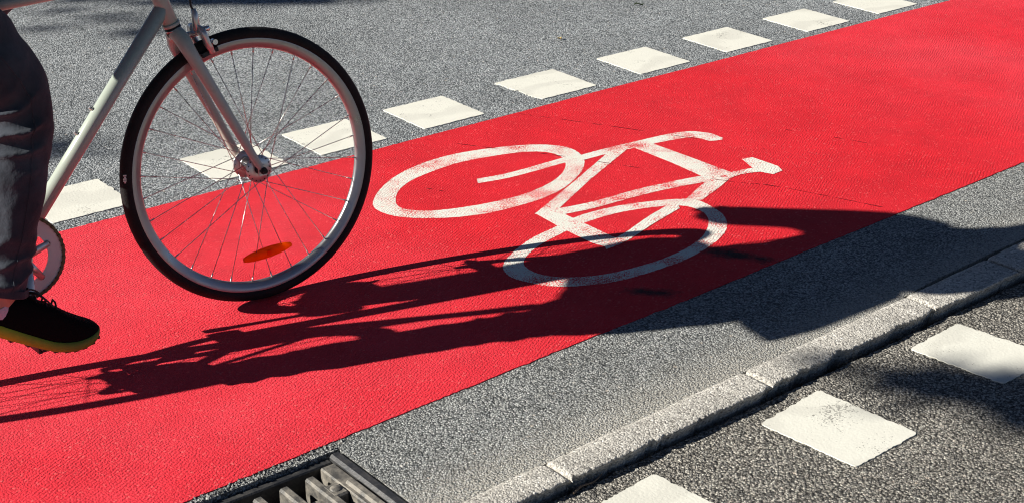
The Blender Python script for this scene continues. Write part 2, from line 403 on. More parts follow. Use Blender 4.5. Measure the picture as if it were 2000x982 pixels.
# cycle path on the other side of the kerb, a step lower
xs = [-70,-20] + [-4+.01*i for i in range(0, 1301)] + [20, 70]; b = MB()
E_ = [(x, y_kr(x)-.007+.004*fn(x*18,4)+.003*fn(x*60,9)+.002*fn(x*140,3), PATH_Z+.001*fn(x*30,2)) for x in xs]; n = len(xs)
b.add(E_ + [(x, y_kr(x)-.05, PATH_Z) for x in xs] + [(x, -5.2, PATH_Z) for x in xs] + [(p[0], p[1]+.004, -.08) for p in E_], [(i, i+1, 3*n+i+1, 3*n+i) for i in range(n-1)] + [(n+i, n+i+1, i+1, i) for i in range(n-1)] + [(2*n+i, 2*n+i+1, n+i+1, n+i) for i in range(n-1)], False)
path = b.build('cycle_path', M['path']); path['kind'] = 'structure'
pave = sheet('pavement', [(-70,-12),(70,-12),(70,-5.2),(-70,-5.2)], -.02, M['gutter'])
pave2 = sheet('far_pavement', [(-70,7.2),(70,7.2),(70,12),(-70,12)], .10, M['gutter'])
b = MB(); b.box((0, 7.27, .04), (140, .14, .13)); fk = b.build('far_kerb', M['kerb']); fk['kind'] = 'structure'

# kerb: a bed of dirt and one long stone after another
xs = [-70,-20] + [-4+.05*i for i in range(0, 261)] + [20,70]; n = len(xs); b = MB()
b.add([(x, y_kl(x)+.02, -.070) for x in xs]+[(x, y_kr(x)-.03, -.070) for x in xs], [(n+i, n+i+1, i+1, i) for i in range(n-1)], False)
kerb = b.build('kerb', M['joint']); kerb['kind'] = 'structure'
JX = [-3.28,-2.685,-2.09,-1.495,-.90,-.30,.295,.892,1.487,2.085,2.425,3.02,3.62,4.21,4.81,5.41,6.0,6.6,7.2,7.8,8.4,9.0]
rk = random.Random(4)
for si, (xa, xb) in enumerate(zip(JX[:-1], JX[1:])):
    b = MB(); rows = []; N = 220
    ga, gb = ((.0012,.0012) if abs(xa-.892)<.01 or abs(xa-2.085)<.01 else (rk.uniform(.0025,.005),)*2)[0], (.0012 if abs(xb-.892)<.01 or abs(xb-2.085)<.01 else rk.uniform(.0025,.005)); dz = rk.uniform(-.002,.003); sk = rk.uniform(-.005,.005)
    for i in range(N+1):
        f = i/N; x = xa+ga+(xb-gb-xa-ga)*f
        yl, yr = y_kl(x)-.004+sk*.3, y_kr(x)+sk
        e = min(f, 1-f)*(xb-xa)                               # rounded ends
        rnd_ = .005*max(0, 1-e/.012)**2
        jag = .006*fn(x*12,si,1)+.006*fn(x*48,si,2)+.005*fn(x*140,si,5)
        chip = max(0, fn(x*9,si,8)-.16)*.06*(1+.6*fn(x*80,si,3))
        chip += .012*max(0,1-abs(x-.905)/.012) + .010*max(0, 1-abs(x-2.085)/.03)
        jl = .004*fn(x*8,si,3)+.002*fn(x*50,si,4)
        z = .0065+dz+.0012*fn(x*12,si,6)
        pr = [(yl+jl, -.075), (yl+jl, -.012), (yl+jl-.002, -.006-rnd_), (yl+jl-.006, .002+dz-rnd_), (yl-.018, z-rnd_)]
        ye = yr+max(-.002, jag)+chip
        for q in (.3, .6, .85): pr.append((yl-.018+(ye+.010-yl+.018)*q, z+.0012*fn(x*40,q*9,si)-rnd_))
        pr += [(ye+.004, z-.0003-rnd_), (ye+.0006, z-.0015-rnd_+.001*fn(x*90,si)), (ye, z-.004-rnd_), (ye+.010, -.012+.002*fn(x*70,si,7)), (ye+.016, -.036), (ye+.018, -.075)]
        rows.append([(x, y, zz) for y, zz in pr])
    b.grid(rows, True, True)
    b.build('kerb_stone', M['kerb'], kerb)

# ---------------------------------------------------------------- painted markings
def slab(name, corners, z, th, seed, rag=(.0018,)*4, nper=70, mat=None, parent=None, rc=.006):
    """a paint slab with slightly ragged edges; corners in order"""
    pts = []
    cs = [Vector((x, y, 0)) for x, y in corners]; ctr = sum(cs, Vector())/4
    for k in range(4):
        a, c_ = cs[k], cs[(k+1)%4]; L = (c_-a).length; t_ = (c_-a)/L; nn = Vector((t_.y, -t_.x, 0))
        if nn.dot((a+c_)/2-ctr) < 0: nn = -nn
        for i in range(nper+1):
            f = i/nper; d = rc+(L-2*rc)*f; p = a+t_*d
            ed = min(1, min(f, 1-f)*12)
            pts.append(p+nn*(rag[k]*ed*(fn(seed*3.1+k*17, f*9)+.8*fn(seed*5.7+k*13, f*26)+.6*fn(seed+k, f*70))))
        t2 = (cs[(k+2)%4]-c_).normalized(); p0, p2 = c_-t_*rc, c_+t2*rc
        for q in (.2, .4, .6, .8): pts.append((1-q)**2*p0+2*q*(1-q)*(c_*.8+(p0+p2)*.1)+q*q*p2)
    bm = bmesh.new()
    vs = [bm.verts.new((p.x, p.y, z+th)) for p in pts]; lo2 = [bm.verts.new((p.x, p.y, z-.001)) for p in pts]
    c0 = bm.verts.new((ctr.x, ctr.y, z+th)); n_ = len(vs)
    for k in range(n_):
        bm.faces.new((c0, vs[k], vs[(k+1)%n_])); bm.faces.new((vs[k], lo2[k], lo2[(k+1)%n_], vs[(k+1)%n_]))
    bmesh.ops.recalc_face_normals(bm, faces=bm.faces)
    me = bpy.data.meshes.new(name); bm.to_mesh(me); bm.free(); me.materials.append(mat)
    return link(name, me, parent)
DX = [.631, 1.139, 1.497, 1.884, 2.372, 2.822, 3.2545, 3.6936, 4.1106]
DLAB = ['white painted square behind the rider\'s leg and the down tube, nearest the chainring',
 'white painted square seen through the spokes right behind the front hub',
 'white painted square half hidden by the right-hand rim of the front wheel',
 'first whole white painted square to the right of the front wheel',
 'white painted square with a worn, crumbling left corner beside the red lane',
 'clean white painted square just right of the one with the worn corner',
 'third white painted square from the upper right end of the dashed line',
 'second to last white painted square of the dashed line towards the upper right',
 'white painted square cut off by the top edge of the picture']
for i, x in enumerate(DX):
    s_ = -.00522; y = .0574+s_*(x-2); a_, b_ = .2424, .2431
    ca, cb = Vector((1, s_, 0)), Vector((-s_, 1, 0)); B = Vector((x, y, 0))
    cs = [B, B+ca*a_, B+ca*a_+cb*b_, B+cb*b_]
    rag = [.0026]*4
    if i == 4: rag[3] = .010; cs[3] = cs[3]+Vector((-.022,0,0))
    if i in (0, 1, 2): rag[1] = .004
    o = slab('lane_marking', [(p.x, p.y) for p in cs], 0., .0026, i+1, rag, mat=M['dash'])
    tag(o, DLAB[i], 'road marking', 'white squares along the road side of the red lane')
SQ = [([(.852,-2.160),(1.060,-2.155),(1.037,-1.917),(.828,-1.936)], 'white painted square on the path beyond the kerb, cut off by the bottom edge'),
      ([(1.370,-2.153),(1.574,-2.146),(1.554,-1.891),(1.346,-1.914)], 'whole white painted square on the dark path below the kerb'),
      ([(1.894,-2.128),(2.094,-2.122),(2.061,-1.879),(1.867,-1.891)], 'white painted square on the path cut by the right edge, partly in tree shade')]
CAMP = Vector((-0.84349, -3.84278, 1.66479))
for i, (cs, lab) in enumerate(SQ):
    q = []
    for x, y in cs:                      # traced at height 0, laid on the lower path
        p = CAMP + (Vector((x, y, 0))-CAMP)*((PATH_Z-CAMP.z)/(-CAMP.z)); q.append((p.x, p.y))
    o = slab('path_marking', q, PATH_Z, .0022, i+20, [.0032]*4, mat=M['dash'], rc=.010)
    tag(o, lab, 'road marking', 'white squares along the path')

PAINT = {
'fo':[(1.393,-0.377),(1.409,-0.355),(1.431,-0.331),(1.456,-0.307),(1.484,-0.285),(1.514,-0.263),(1.547,-0.243),(1.583,-0.226),(1.622,-0.211),(1.662,-0.200),(1.702,-0.192),(1.742,-0.187),(1.782,-0.186),(1.824,-0.189),(1.867,-0.197),(1.911,-0.209),(1.951,-0.222),(1.987,-0.236),(2.019,-0.251),(2.048,-0.267),(2.072,-0.284),(2.092,-0.301),(2.108,-0.320),(2.119,-0.339),(2.127,-0.358),(2.130,-0.379),(2.129,-0.401),(2.122,-0.426),(2.112,-0.452),(2.100,-0.475),(2.083,-0.495),(2.064,-0.515),(2.044,-0.533),(2.023,-0.549),(2.001,-0.564),(1.978,-0.578),(1.954,-0.591),(1.929,-0.604),(1.904,-0.615),(1.878,-0.624),(1.853,-0.632),(1.826,-0.637),(1.799,-0.641),(1.772,-0.643),(1.743,-0.643),(1.714,-0.642),(1.682,-0.640),(1.649,-0.638),(1.617,-0.633),(1.587,-0.625),(1.558,-0.614),(1.531,-0.603),(1.507,-0.590),(1.486,-0.577),(1.467,-0.563),(1.448,-0.548),(1.431,-0.532),(1.415,-0.515),(1.402,-0.497),(1.392,-0.478),(1.385,-0.459),(1.382,-0.439),(1.381,-0.419),(1.384,-0.399)],
'fi':[(1.453,-0.405),(1.465,-0.386),(1.481,-0.365),(1.499,-0.345),(1.518,-0.329),(1.537,-0.315),(1.559,-0.302),(1.583,-0.291),(1.611,-0.282),(1.640,-0.275),(1.671,-0.269),(1.701,-0.264),(1.733,-0.260),(1.765,-0.258),(1.797,-0.259),(1.831,-0.263),(1.865,-0.269),(1.898,-0.277),(1.931,-0.285),(1.963,-0.295),(1.991,-0.306),(2.012,-0.318),(2.029,-0.330),(2.042,-0.343),(2.052,-0.358),(2.058,-0.376),(2.060,-0.395),(2.060,-0.412),(2.057,-0.426),(2.051,-0.439),(2.043,-0.452),(2.032,-0.466),(2.020,-0.481),(2.006,-0.495),(1.989,-0.509),(1.972,-0.522),(1.952,-0.534),(1.931,-0.545),(1.909,-0.555),(1.884,-0.563),(1.860,-0.570),(1.836,-0.575),(1.811,-0.579),(1.787,-0.582),(1.762,-0.583),(1.735,-0.582),(1.708,-0.580),(1.681,-0.576),(1.653,-0.571),(1.625,-0.565),(1.598,-0.557),(1.572,-0.550),(1.547,-0.541),(1.524,-0.531),(1.505,-0.522),(1.489,-0.511),(1.476,-0.501),(1.466,-0.490),(1.457,-0.480),(1.450,-0.469),(1.445,-0.458),(1.443,-0.446),(1.443,-0.434),(1.446,-0.420)],
'ro':[(1.418,-0.942),(1.433,-0.926),(1.452,-0.911),(1.476,-0.897),(1.504,-0.881),(1.537,-0.866),(1.572,-0.852),(1.607,-0.841),(1.642,-0.834),(1.677,-0.828),(1.710,-0.821),(1.739,-0.814),(1.768,-0.808),(1.799,-0.805),(1.835,-0.806),(1.872,-0.809),(1.907,-0.815),(1.940,-0.822),(1.970,-0.832),(2.000,-0.843),(2.028,-0.854),(2.056,-0.867),(2.080,-0.879),(2.100,-0.892),(2.116,-0.903),(2.128,-0.917),(2.134,-0.939),(2.132,-0.970),(2.126,-1.005),(2.118,-1.034),(2.108,-1.058),(2.094,-1.079),(2.079,-1.098),(2.062,-1.115),(2.044,-1.130),(2.022,-1.144),(1.996,-1.157),(1.966,-1.170),(1.934,-1.180),(1.901,-1.190),(1.867,-1.197),(1.832,-1.203),(1.798,-1.207),(1.763,-1.208),(1.729,-1.207),(1.695,-1.206),(1.659,-1.203),(1.624,-1.200),(1.591,-1.194),(1.561,-1.185),(1.534,-1.173),(1.509,-1.161),(1.486,-1.148),(1.466,-1.134),(1.448,-1.119),(1.433,-1.103),(1.422,-1.085),(1.414,-1.067),(1.406,-1.049),(1.400,-1.033),(1.396,-1.016),(1.395,-0.998),(1.399,-0.979),(1.406,-0.960)],
'ri':[(1.477,-0.954),(1.488,-0.943),(1.502,-0.932),(1.517,-0.922),(1.535,-0.913),(1.554,-0.904),(1.575,-0.896),(1.599,-0.888),(1.625,-0.881),(1.653,-0.875),(1.681,-0.869),(1.708,-0.863),(1.735,-0.858),(1.762,-0.854),(1.791,-0.852),(1.822,-0.852),(1.854,-0.853),(1.884,-0.856),(1.913,-0.861),(1.942,-0.869),(1.968,-0.877),(1.994,-0.887),(2.018,-0.898),(2.040,-0.909),(2.056,-0.920),(2.068,-0.931),(2.076,-0.942),(2.081,-0.956),(2.083,-0.972),(2.083,-0.991),(2.079,-1.010),(2.071,-1.027),(2.060,-1.044),(2.045,-1.061),(2.028,-1.077),(2.008,-1.093),(1.986,-1.108),(1.963,-1.122),(1.941,-1.132),(1.917,-1.141),(1.892,-1.149),(1.863,-1.155),(1.831,-1.160),(1.798,-1.163),(1.765,-1.165),(1.732,-1.164),(1.699,-1.161),(1.667,-1.158),(1.638,-1.153),(1.609,-1.147),(1.583,-1.139),(1.558,-1.129),(1.534,-1.116),(1.513,-1.102),(1.496,-1.088),(1.483,-1.074),(1.473,-1.059),(1.466,-1.045),(1.461,-1.030),(1.459,-1.016),(1.459,-1.002),(1.461,-0.989),(1.464,-0.976),(1.469,-0.965)],
'spoke':([(1.726,-0.431),(1.839,-0.455),(2.039,-0.460)],[(1.745,-0.401),(1.860,-0.422),(2.065,-0.423)]),
'bar':([(2.075,-0.479),(2.188,-0.483),(2.285,-0.497),(2.409,-0.514),(2.484,-0.534),(2.506,-0.567),(2.513,-0.599),(2.552,-0.615)],[(2.103,-0.440),(2.217,-0.444),(2.319,-0.454),(2.448,-0.468),(2.524,-0.491),(2.552,-0.525),(2.565,-0.552),(2.564,-0.604)]),
'chain':([(1.722,-0.759),(1.815,-0.782),(1.889,-0.792),(1.993,-0.798),(2.086,-0.808),(2.176,-0.824),(2.277,-0.849)],[(1.750,-0.720),(1.844,-0.743),(1.917,-0.753),(2.023,-0.758),(2.118,-0.768),(2.209,-0.784),(2.312,-0.809)]),
'stay':([(1.699,-1.027),(1.779,-1.019),(1.917,-0.977),(2.050,-0.942)],[(1.720,-0.992),(1.802,-0.978),(1.943,-0.930),(2.081,-0.893)]),
'post':([(2.305,-0.867),(2.378,-0.866),(2.441,-0.887)],[(2.334,-0.832),(2.402,-0.840),(2.469,-0.857)]),
'down':[(2.238,-0.454),(2.279,-0.482),(1.997,-0.617),(1.772,-0.737),(1.705,-0.719),(1.961,-0.594)],
'top':[(2.286,-0.493),(2.356,-0.493),(2.362,-0.668),(2.366,-0.840),(2.272,-0.842),(2.284,-0.671)],
'seat':[(2.271,-0.834),(2.362,-0.853),(2.252,-0.898),(2.142,-0.937),(2.108,-0.905),(2.188,-0.868)],
'crank':[(1.710,-0.714),(1.770,-0.742),(1.770,-0.869),(1.769,-1.005),(1.708,-1.012),(1.698,-0.970),(1.699,-0.851)],
'saddle':[(2.472,-0.774),(2.507,-0.786),(2.510,-0.838),(2.511,-0.887),(2.494,-0.920),(2.450,-0.925),(2.436,-0.890),(2.437,-0.858)],
}
sym = empty('bicycle_symbol', (1.95, -.70, .0022))
tag(sym, 'worn white bicycle symbol painted on the red lane', 'road symbol')
def flat(name, z, polys, parent=sym, mat=None):
    bm = bmesh.new()
    for poly in polys:
        vs = [bm.verts.new((x-1.95, y+.70, z)) for x, y in poly]; bm.faces.new(vs)
    bmesh.ops.recalc_face_normals(bm, faces=bm.faces)
    for f_ in bm.faces:
        if f_.normal.z < 0: f_.normal_flip()
    me = bpy.data.meshes.new(name); bm.to_mesh(me); bm.free(); me.materials.append(M['symbol'])
    return link(name, me, parent)
def closest_ring(outer, inner, seed):
    """pairs each outer point with an inner one and roughens both edges"""
    n = 240
    cx = sum(p[0] for p in inner)/len(inner); cy = sum(p[1] for p in inner)/len(inner)
    def resample(L):
        L = L+[L[0]]; d = [0]
        for a, c_ in zip(L[:-1], L[1:]): d.append(d[-1]+math.hypot(c_[0]-a[0], c_[1]-a[1]))
        out, j = [], 0
        for i in range(n):
            t_ = d[-1]*i/n
            while d[j+1] < t_: j += 1
            f = (t_-d[j])/max(1e-9, d[j+1]-d[j]); out.append((L[j][0]+(L[j+1][0]-L[j][0])*f, L[j][1]+(L[j+1][1]-L[j][1])*f))
        return out
    o_, i_ = resample(outer), resample(inner)
    k = min(range(n), key=lambda k: (i_[k][0]-o_[0][0])**2+(i_[k][1]-o_[0][1])**2); i_ = i_[k:]+i_[:k]
    def rough(L, s_): return [(x+.0022*fn(i*.9, s_), y+.0022*fn(i*.9, s_+5)) for i, (x, y) in enumerate(L)]
    o_, i_ = rough(o_, seed), rough(i_, seed+9)
    return [[o_[k], o_[(k+1)%n], i_[(k+1)%n], i_[k]] for k in range(n)]
def strip(pr, seed):
    a = catmull([(x, y, 0) for x, y in pr[0]], 14); c_ = catmull([(x, y, 0) for x, y in pr[1]], 14); out = []
    a = [(p.x+.0018*fn(i*.8, seed), p.y+.0018*fn(i*.8, seed+3)) for i, p in enumerate(a)]
    c_ = [(p.x+.0018*fn(i*.8, seed+6), p.y+.0018*fn(i*.8, seed+8)) for i, p in enumerate(c_)]
    return [[a[k], a[k+1], c_[k+1], c_[k]] for k in range(len(a)-1)]
def ragpoly(P_, seed):
    out = []; n = len(P_)
    for k in range(n):
        a, c_ = P_[k], P_[(k+1)%n]; L = math.hypot(c_[0]-a[0], c_[1]-a[1]); m_ = max(2, int(L/.006))
        for i in range(m_):
            f = i/m_; out.append((a[0]+(c_[0]-a[0])*f+.0018*fn(f*m_*.9, seed+k), a[1]+(c_[1]-a[1])*f+.0018*fn(f*m_*.9, seed+k+40)))
    return [out]
wr = flat('wheel_ring', 0.00030, closest_ring(PAINT['fo'], PAINT['fi'], 2)); wr['label'] = 'upper left wheel of the painted bicycle'
wr = flat('wheel_ring', 0.00037, closest_ring(PAINT['ro'], PAINT['ri'], 31)); wr['label'] = 'lower right wheel of the painted bicycle, crossed by the shadow'
flat('fork', 0.00044, strip(PAINT['spoke'], 51))
flat('handlebar', 0.00051, strip(PAINT['bar'], 52))
flat('down_tube', 0.00058, ragpoly(PAINT['down'], 53))
flat('top_tube', 0.00065, ragpoly(PAINT['top'], 54))
flat('seat_tube', 0.00072, ragpoly(PAINT['seat'], 55))
flat('chain_stay', 0.00079, strip(PAINT['chain'], 56))
flat('crank', 0.00086, ragpoly(PAINT['crank'], 57))
flat('seat_stay', 0.00093, strip(PAINT['stay'], 58))
flat('seat_post', 0.00100, strip(PAINT['post'], 59))
flat('saddle', 0.00107, ragpoly(PAINT['saddle'], 60))

# ---------------------------------------------------------------- drain grate in the gutter
dg = empty('drain_grate', (.33, -1.59, -.10))
tag(dg, 'cast iron drain grate let into the gutter between red lane and kerb', 'drain grate')
def dpart(name, bb, mat=M['iron'], parent=dg):
    o = bb.build(name, mat, parent); o.location = (-.33, 1.59, .10) if parent is dg else (0,0,0); return o
def bevbox(bb, x0, x1, y0, y1, z0, z1, bv=.003):
    rows = []
    for x, k in ((x0, bv), (x0+bv, 0), (x1-bv, 0), (x1, bv)):
        rows.append([(x, y0+k, z0), (x, y1-k, z0), (x, y1-k, z1-bv), (x, y1-bv-k, z1-k), (x, y0+bv+k, z1-k), (x, y0+k, z1-bv)])
    bb.grid(rows, True, True, False)
x0, x1, y0, y1 = DR
b = MB(); bevbox(b, x1-.030, x1-.003, y0, y1-.004, -.09, .0015, .006); r1 = dpart('frame_rail', b, M['irondark'])
b = MB(); bevbox(b, x0+.003, x0+.030, y0, y1-.004, -.09, .003, .004); dpart('frame_rail', b)
b = MB(); bevbox(b, x0+.030, x1-.030, y1-.022, y1-.004, -.09, -.010, .003); dpart('frame_rail', b, M['irondark'])
b = MB(); bevbox(b, x0+.030, x1-.030, y0, y0+.02, -.09, .002, .003); dpart('frame_rail', b)
b = MB(); bevbox(b, x1-.066, x1-.032, y0+.02, y1-.030, -.06, -.006, .003); dpart('ledge', b)
b = MB(); bevbox(b, x1-.056, x1-.034, y0+.02, y1-.105, -.03, -.001, .005); dpart('hinge_bar', b)
b = MB(); bevbox(b, x1-.102, x1-.067, y1-.142, y1-.095, -.06, -.004, .004); lug = dpart('lug', b)
b = MB(); b.lathe([(.0, 0.), (.010, 0.), (.0125, -.003), (.0125, -.01), (0., -.01)], n=24, close=False)
bo = b.build('bolt', M['iron'], lug); bo.rotation_euler = (math.pi/2, 0, 0); bo.location = (x1-.084, y1-.118, -.0015)
b0 = MB(); bevbox(b0, -.011, .011, y0+.02, y1-.045, -.075, -.003, .0045); bar_me = b0.mesh('bar', M['iron'])
xb = .4985
while xb > x0+.04:
    o = link('bar', bar_me, dg); o.location = (-.33+xb, 1.59, .10+(-.0015 if int(xb*100)%2 else 0)); xb -= .0595
b = MB(); bevbox(b, x0+.030, x1-.066, y1-.135, y1-.105, -.06, -.022, .003); dpart('cross_rib', b)
b = MB(); b.add([(x0,y0,-.45),(x1,y0,-.45),(x1,y1,-.45),(x0,y1,-.45),(x0,y0,-.09),(x1,y0,-.09),(x1,y1,-.09),(x0,y1,-.09)], [(0,1,2,3),(0,1,5,4),(1,2,6,5),(2,3,7,6),(3,0,4,7)], False)
dpart('pit', b, M['joint'])
# loose chippings along the upper rim of the drain: one mass of crumbs
b = MB(); rc = random.Random(9)
for i in range(420):
    x = rc.uniform(x0-.15, x1+.02); s_ = rc.uniform(.0015, .0042)
    y = rc.uniform(y1-.002, y_low(x)+.002)
    p = Vector((x, y, s_*.3)); vs = []
    for k in range(6):
        d_ = [Vector((1,0,0)),Vector((-1,0,0)),Vector((0,1,0)),Vector((0,-1,0)),Vector((0,0,1)),Vector((0,0,-1))][k]
        vs.append(p+d_*s_*rc.uniform(.6,1.3)+Vector((rc.uniform(-.3,.3)*s_, rc.uniform(-.3,.3)*s_, 0)))
    b.add(vs, [(0,2,4),(2,1,4),(1,3,4),(3,0,4),(2,0,5),(1,2,5),(3,1,5),(0,3,5)], False)
gr = b.build('chippings', M['gutter']); tag(gr, 'crumbling grey chippings between red lane and drain grate', 'gravel', kind='stuff')

# ---------------------------------------------------------------- bicycle
# local axes: x forwards, y to the left, z up in the leaning plane of the bicycle; origin where the front tyre meets the lane
O_W = (.85558, -.71676, .0022); ROT = (-.104, 0, -.039)
bike = empty('bicycle', O_W, ROT)
tag(bike, 'pale green city bicycle ridden to the right along the red lane', 'bicycle')
WR = .335; RC = (-1.005, 0, WR)
def wheel(name, ctr, rot0, fl=.034, flange_r=.034):
    c0 = ctr
    # tyre is the part, everything else on the wheel hangs from it
    b = MB(); prof = []
    for k in range(20):
        th = 2*math.pi*k/20
        prof.append((.3195+.0155*math.cos(th), .0148*math.sin(th)))
    b.lathe(prof, c0, 128)
    wh_ = b.build(name, M['rubber'], bike)
    b = MB(); b.lathe([(.3135,-.0095),(.3130,-.0112),(.3085,-.0115),(.3000,-.0108),(.2985,-.0100),(.2900,-.0082),(.2862,-.0045),(.2855,0),(.2862,.0045),(.2900,.0082),(.2985,.0100),(.3000,.0108),(.3085,.0115),(.3130,.0112),(.3135,.0095),(.306,.006),(.306,-.006)], c0, 128)
    b.build('rim', M['rim'], wh_)
    b = MB()
    b.lathe([(.0175,-.026),(.0150,-.012),(.0145,0),(.0150,.012),(.0175,.026)], c0, 32, False)
    b.build('hub_shell', M['chrome'], wh_)
    for s_ in (-1, 1):
        b = MB(); y_ = s_*fl
        b.lathe([(.012,y_-.0018),(flange_r-.001,y_-.0018),(flange_r,y_),(flange_r-.001,y_+.0018),(.012,y_+.0018)], c0, 48, False)
        b.lathe([(.0175,s_*.026),(.020,y_)], c0, 32, False)
        b.build('hub_flange', M['alloy'], wh_)
        b = MB(); b.lathe([(.011,s_*.034),(.011,s_*.046),(.008,s_*.047)], c0, 20, False); b.build('cone_nut', M['black'], wh_)
    hb = MB()
    for i in range(16):
        for s_ in (-1, 1):
            th = 2*math.pi*i/16 + (math.pi/16 if s_ > 0 else 0)
            hb.lathe([(0,-.0004),(.0017,-.0004),(.0017,.0004),(0,.0004)], (c0[0]+(flange_r-.005)*math.cos(th), s_*(fl+.0018), c0[2]+(flange_r-.005)*math.sin(th)), 8, False)
    hb.build('spoke_holes', M['black'], wh_)['kind'] = 'stuff'
    b = MB(); b.tube([(c0[0],-.062,c0[2]),(c0[0],.062,c0[2])], .0048, 12); b.build('axle', M['alloy'], wh_)
    for i in range(32):
        s_ = -1 if i % 2 else 1
        th = rot0+2*math.pi*i/32; sw = R(58) if (i//2) % 2 else R(-58)
        a = Vector((c0[0]+(flange_r-.005)*math.cos(th+sw), s_*(fl+.002*(1 if (i//2)%2 else -1)), c0[2]+(flange_r-.005)*math.sin(th+sw)))
        e = Vector((c0[0]+.2875*math.cos(th), s_*.002, c0[2]+.2875*math.sin(th)))
        d_ = (e-a).normalized()
        b = MB(); b.tube([a, e-d_*.010], .00098, 6); b.tube([e-d_*.013, e+d_*.004], .0019, 6); b.build('spoke', M['spoke'], wh_)
    return wh_
fwheel = wheel('front_wheel', (0,0,WR), .06)
rwheel = wheel('rear_wheel', RC, .02, .034, .030)
# amber side reflector clipped between the spokes
b = MB(); rows = []
for i in range(25):
    f = i/24; x = -.058+.132*f; z = .112+.008*f; hw = max(.0012, .0145*math.sin(math.pi*min(1, max(0, f*.94+.03)))**.42)
    yy = .0035
    rows.append([(x, -.010-yy, z-hw*.6), (x, -.010-yy*1.25, z), (x, -.010-yy, z+hw*.6), (x, -.010+yy*.3, z+hw), (x, -.010+yy, z), (x, -.010+yy*.3, z-hw)])
b.grid(rows, True, True); rf = b.build('reflector', M['amber'], fwheel)
b = MB(); b.box((.010,-.014,.1165), (.010,.004,.012)); b.build('reflector_clip', M['amber'], fwheel)
# small pale print on the tyre wall
b = MB()
for k, (a0, hgt, wd) in enumerate(((2.985,.0085,.004),(2.999,.004,.005),(3.010,.0085,.004),(3.024,.0085,.0035),(3.034,.003,.005))):
    th = a0; r_ = .3275; pc = Vector((r_*math.cos(th), -.0128, WR+r_*math.sin(th)))
    b.box(pc, (hgt, .0022, wd*.8), Matrix.Rotation(-th, 3, 'Y'))
b.build('tyre_print', M['dash'], fwheel)
# frame
HA = Vector((-.306, 0, 1)).normalized()         # steering axis, upwards
HL = Vector((-.156, 0, .702))
BB = Vector((-.598, 0, .266)); ST = Vector((-.760, 0, .815))
b = MB(); b.tube([HL, HL+HA*.15], .0185, 20)
for q in (0, .144): b.tube([HL+HA*(q+.0), HL+HA*(q+.008)], .0205, 20)
fr = b.build('frame', M['frame'], bike)
b = MB(); b.tube([BB+Vector((0,-.035,0)), BB+Vector((0,.035,0))], .021, 20); b.build('bottom_bracket_shell', M['frame'], fr)
b = MB(); b.tube([HL+HA*.048, BB], [.0180,.0180], 20); b.build('down_tube', M['frame'], fr)
b = MB(); b.tube([HL+HA*.128, ST+Vector((.006,0,-.012))], .0148, 20); b.build('top_tube', M['frame'], fr)
b = MB(); b.tube([BB, ST+Vector((-.006,0,.022))], .0148, 20); b.build('seat_tube', M['frame'], fr)
for s_ in (-1, 1):
    b = MB(); b.tube(catmull([(-.625, .022*s_, .272), (-.70, .040*s_, .290), (-.85, .056*s_, .312), (-1.0, .064*s_, .334)], 5), [.011]*11+[.009,.008,.008,.007,.006], 12); b.build('chain_stay', M['frame'], fr)
    b = MB(); b.tube(catmull([(-.762, .016*s_, .800), (-.80, .034*s_, .72), (-.90, .052*s_, .53), (-1.005, .064*s_, .336)], 5), .0075, 12); b.build('seat_stay', M['frame'], fr)
dt = (BB-(HL+HA*.048)).normalized(); dn = Vector((dt.z, 0, -dt.x)); dn = dn if dn.z > 0 else -dn
for q in (.282, .346):
    p = HL+HA*.048+dt*q+dn*.017
    b = MB(); b.tube([p, p+dn*.006], .0046, 10); b.tube([p+dn*.006, p+dn*.010], .0036, 10); b.build('bottle_bolt', M['alloy'], fr)
b = MB(); b.tube([HL-HA*.014, HL-HA*.001], .0192, 20); hs = b.build('headset', M['black'], bike)
b = MB(); b.tube([HL-HA*.009, HL-HA*.006], .0203, 20); b.build('crown_race', M['alloy'], hs)
b = MB(); b.tube([HL+HA*.152, HL+HA*.185], .0185, 18); b.build('headset_spacer', M['black'], hs)
# fork
b = MB()
for s_ in (-1, 1):
    P_ = catmull([HL-HA*.016+Vector((0,.004*s_,0)), HL-HA*.030+Vector((.002,.020*s_,0)), Vector((-.137,.034*s_,.645)), Vector((-.118,.040*s_,.600)), Vector((-.065,.046*s_,.480)), Vector((-.018,.051*s_,.372)), Vector((-.002,.052*s_,.340))], 6)
    n = len(P_); rr = [.0185+(.0075-.0185)*max(0,(i/(n-1)-.22)/.78) for i in range(n)]
    b.tube(P_, rr, 16)
fork = b.build('fork', M['frame'], bike)
for s_ in (-1, 1):
    b = MB(); b.box((0,.052*s_,WR), (.020,.005,.026)); b.build('dropout', M['alloy'], fork)
    b = MB(); b.tube([(0,.055*s_,WR),(0,.064*s_,WR)], .0090, 6); b.tube([(0,.062*s_,WR),(0,.072*s_,WR)], .0050, 12); b.build('axle_nut', M['black'], fork)
    b = MB(); b.tube([(0,.0718*s_,WR),(0,.0725*s_,WR)], .0032, 12); b.build('axle_end', M['joint'], fork)
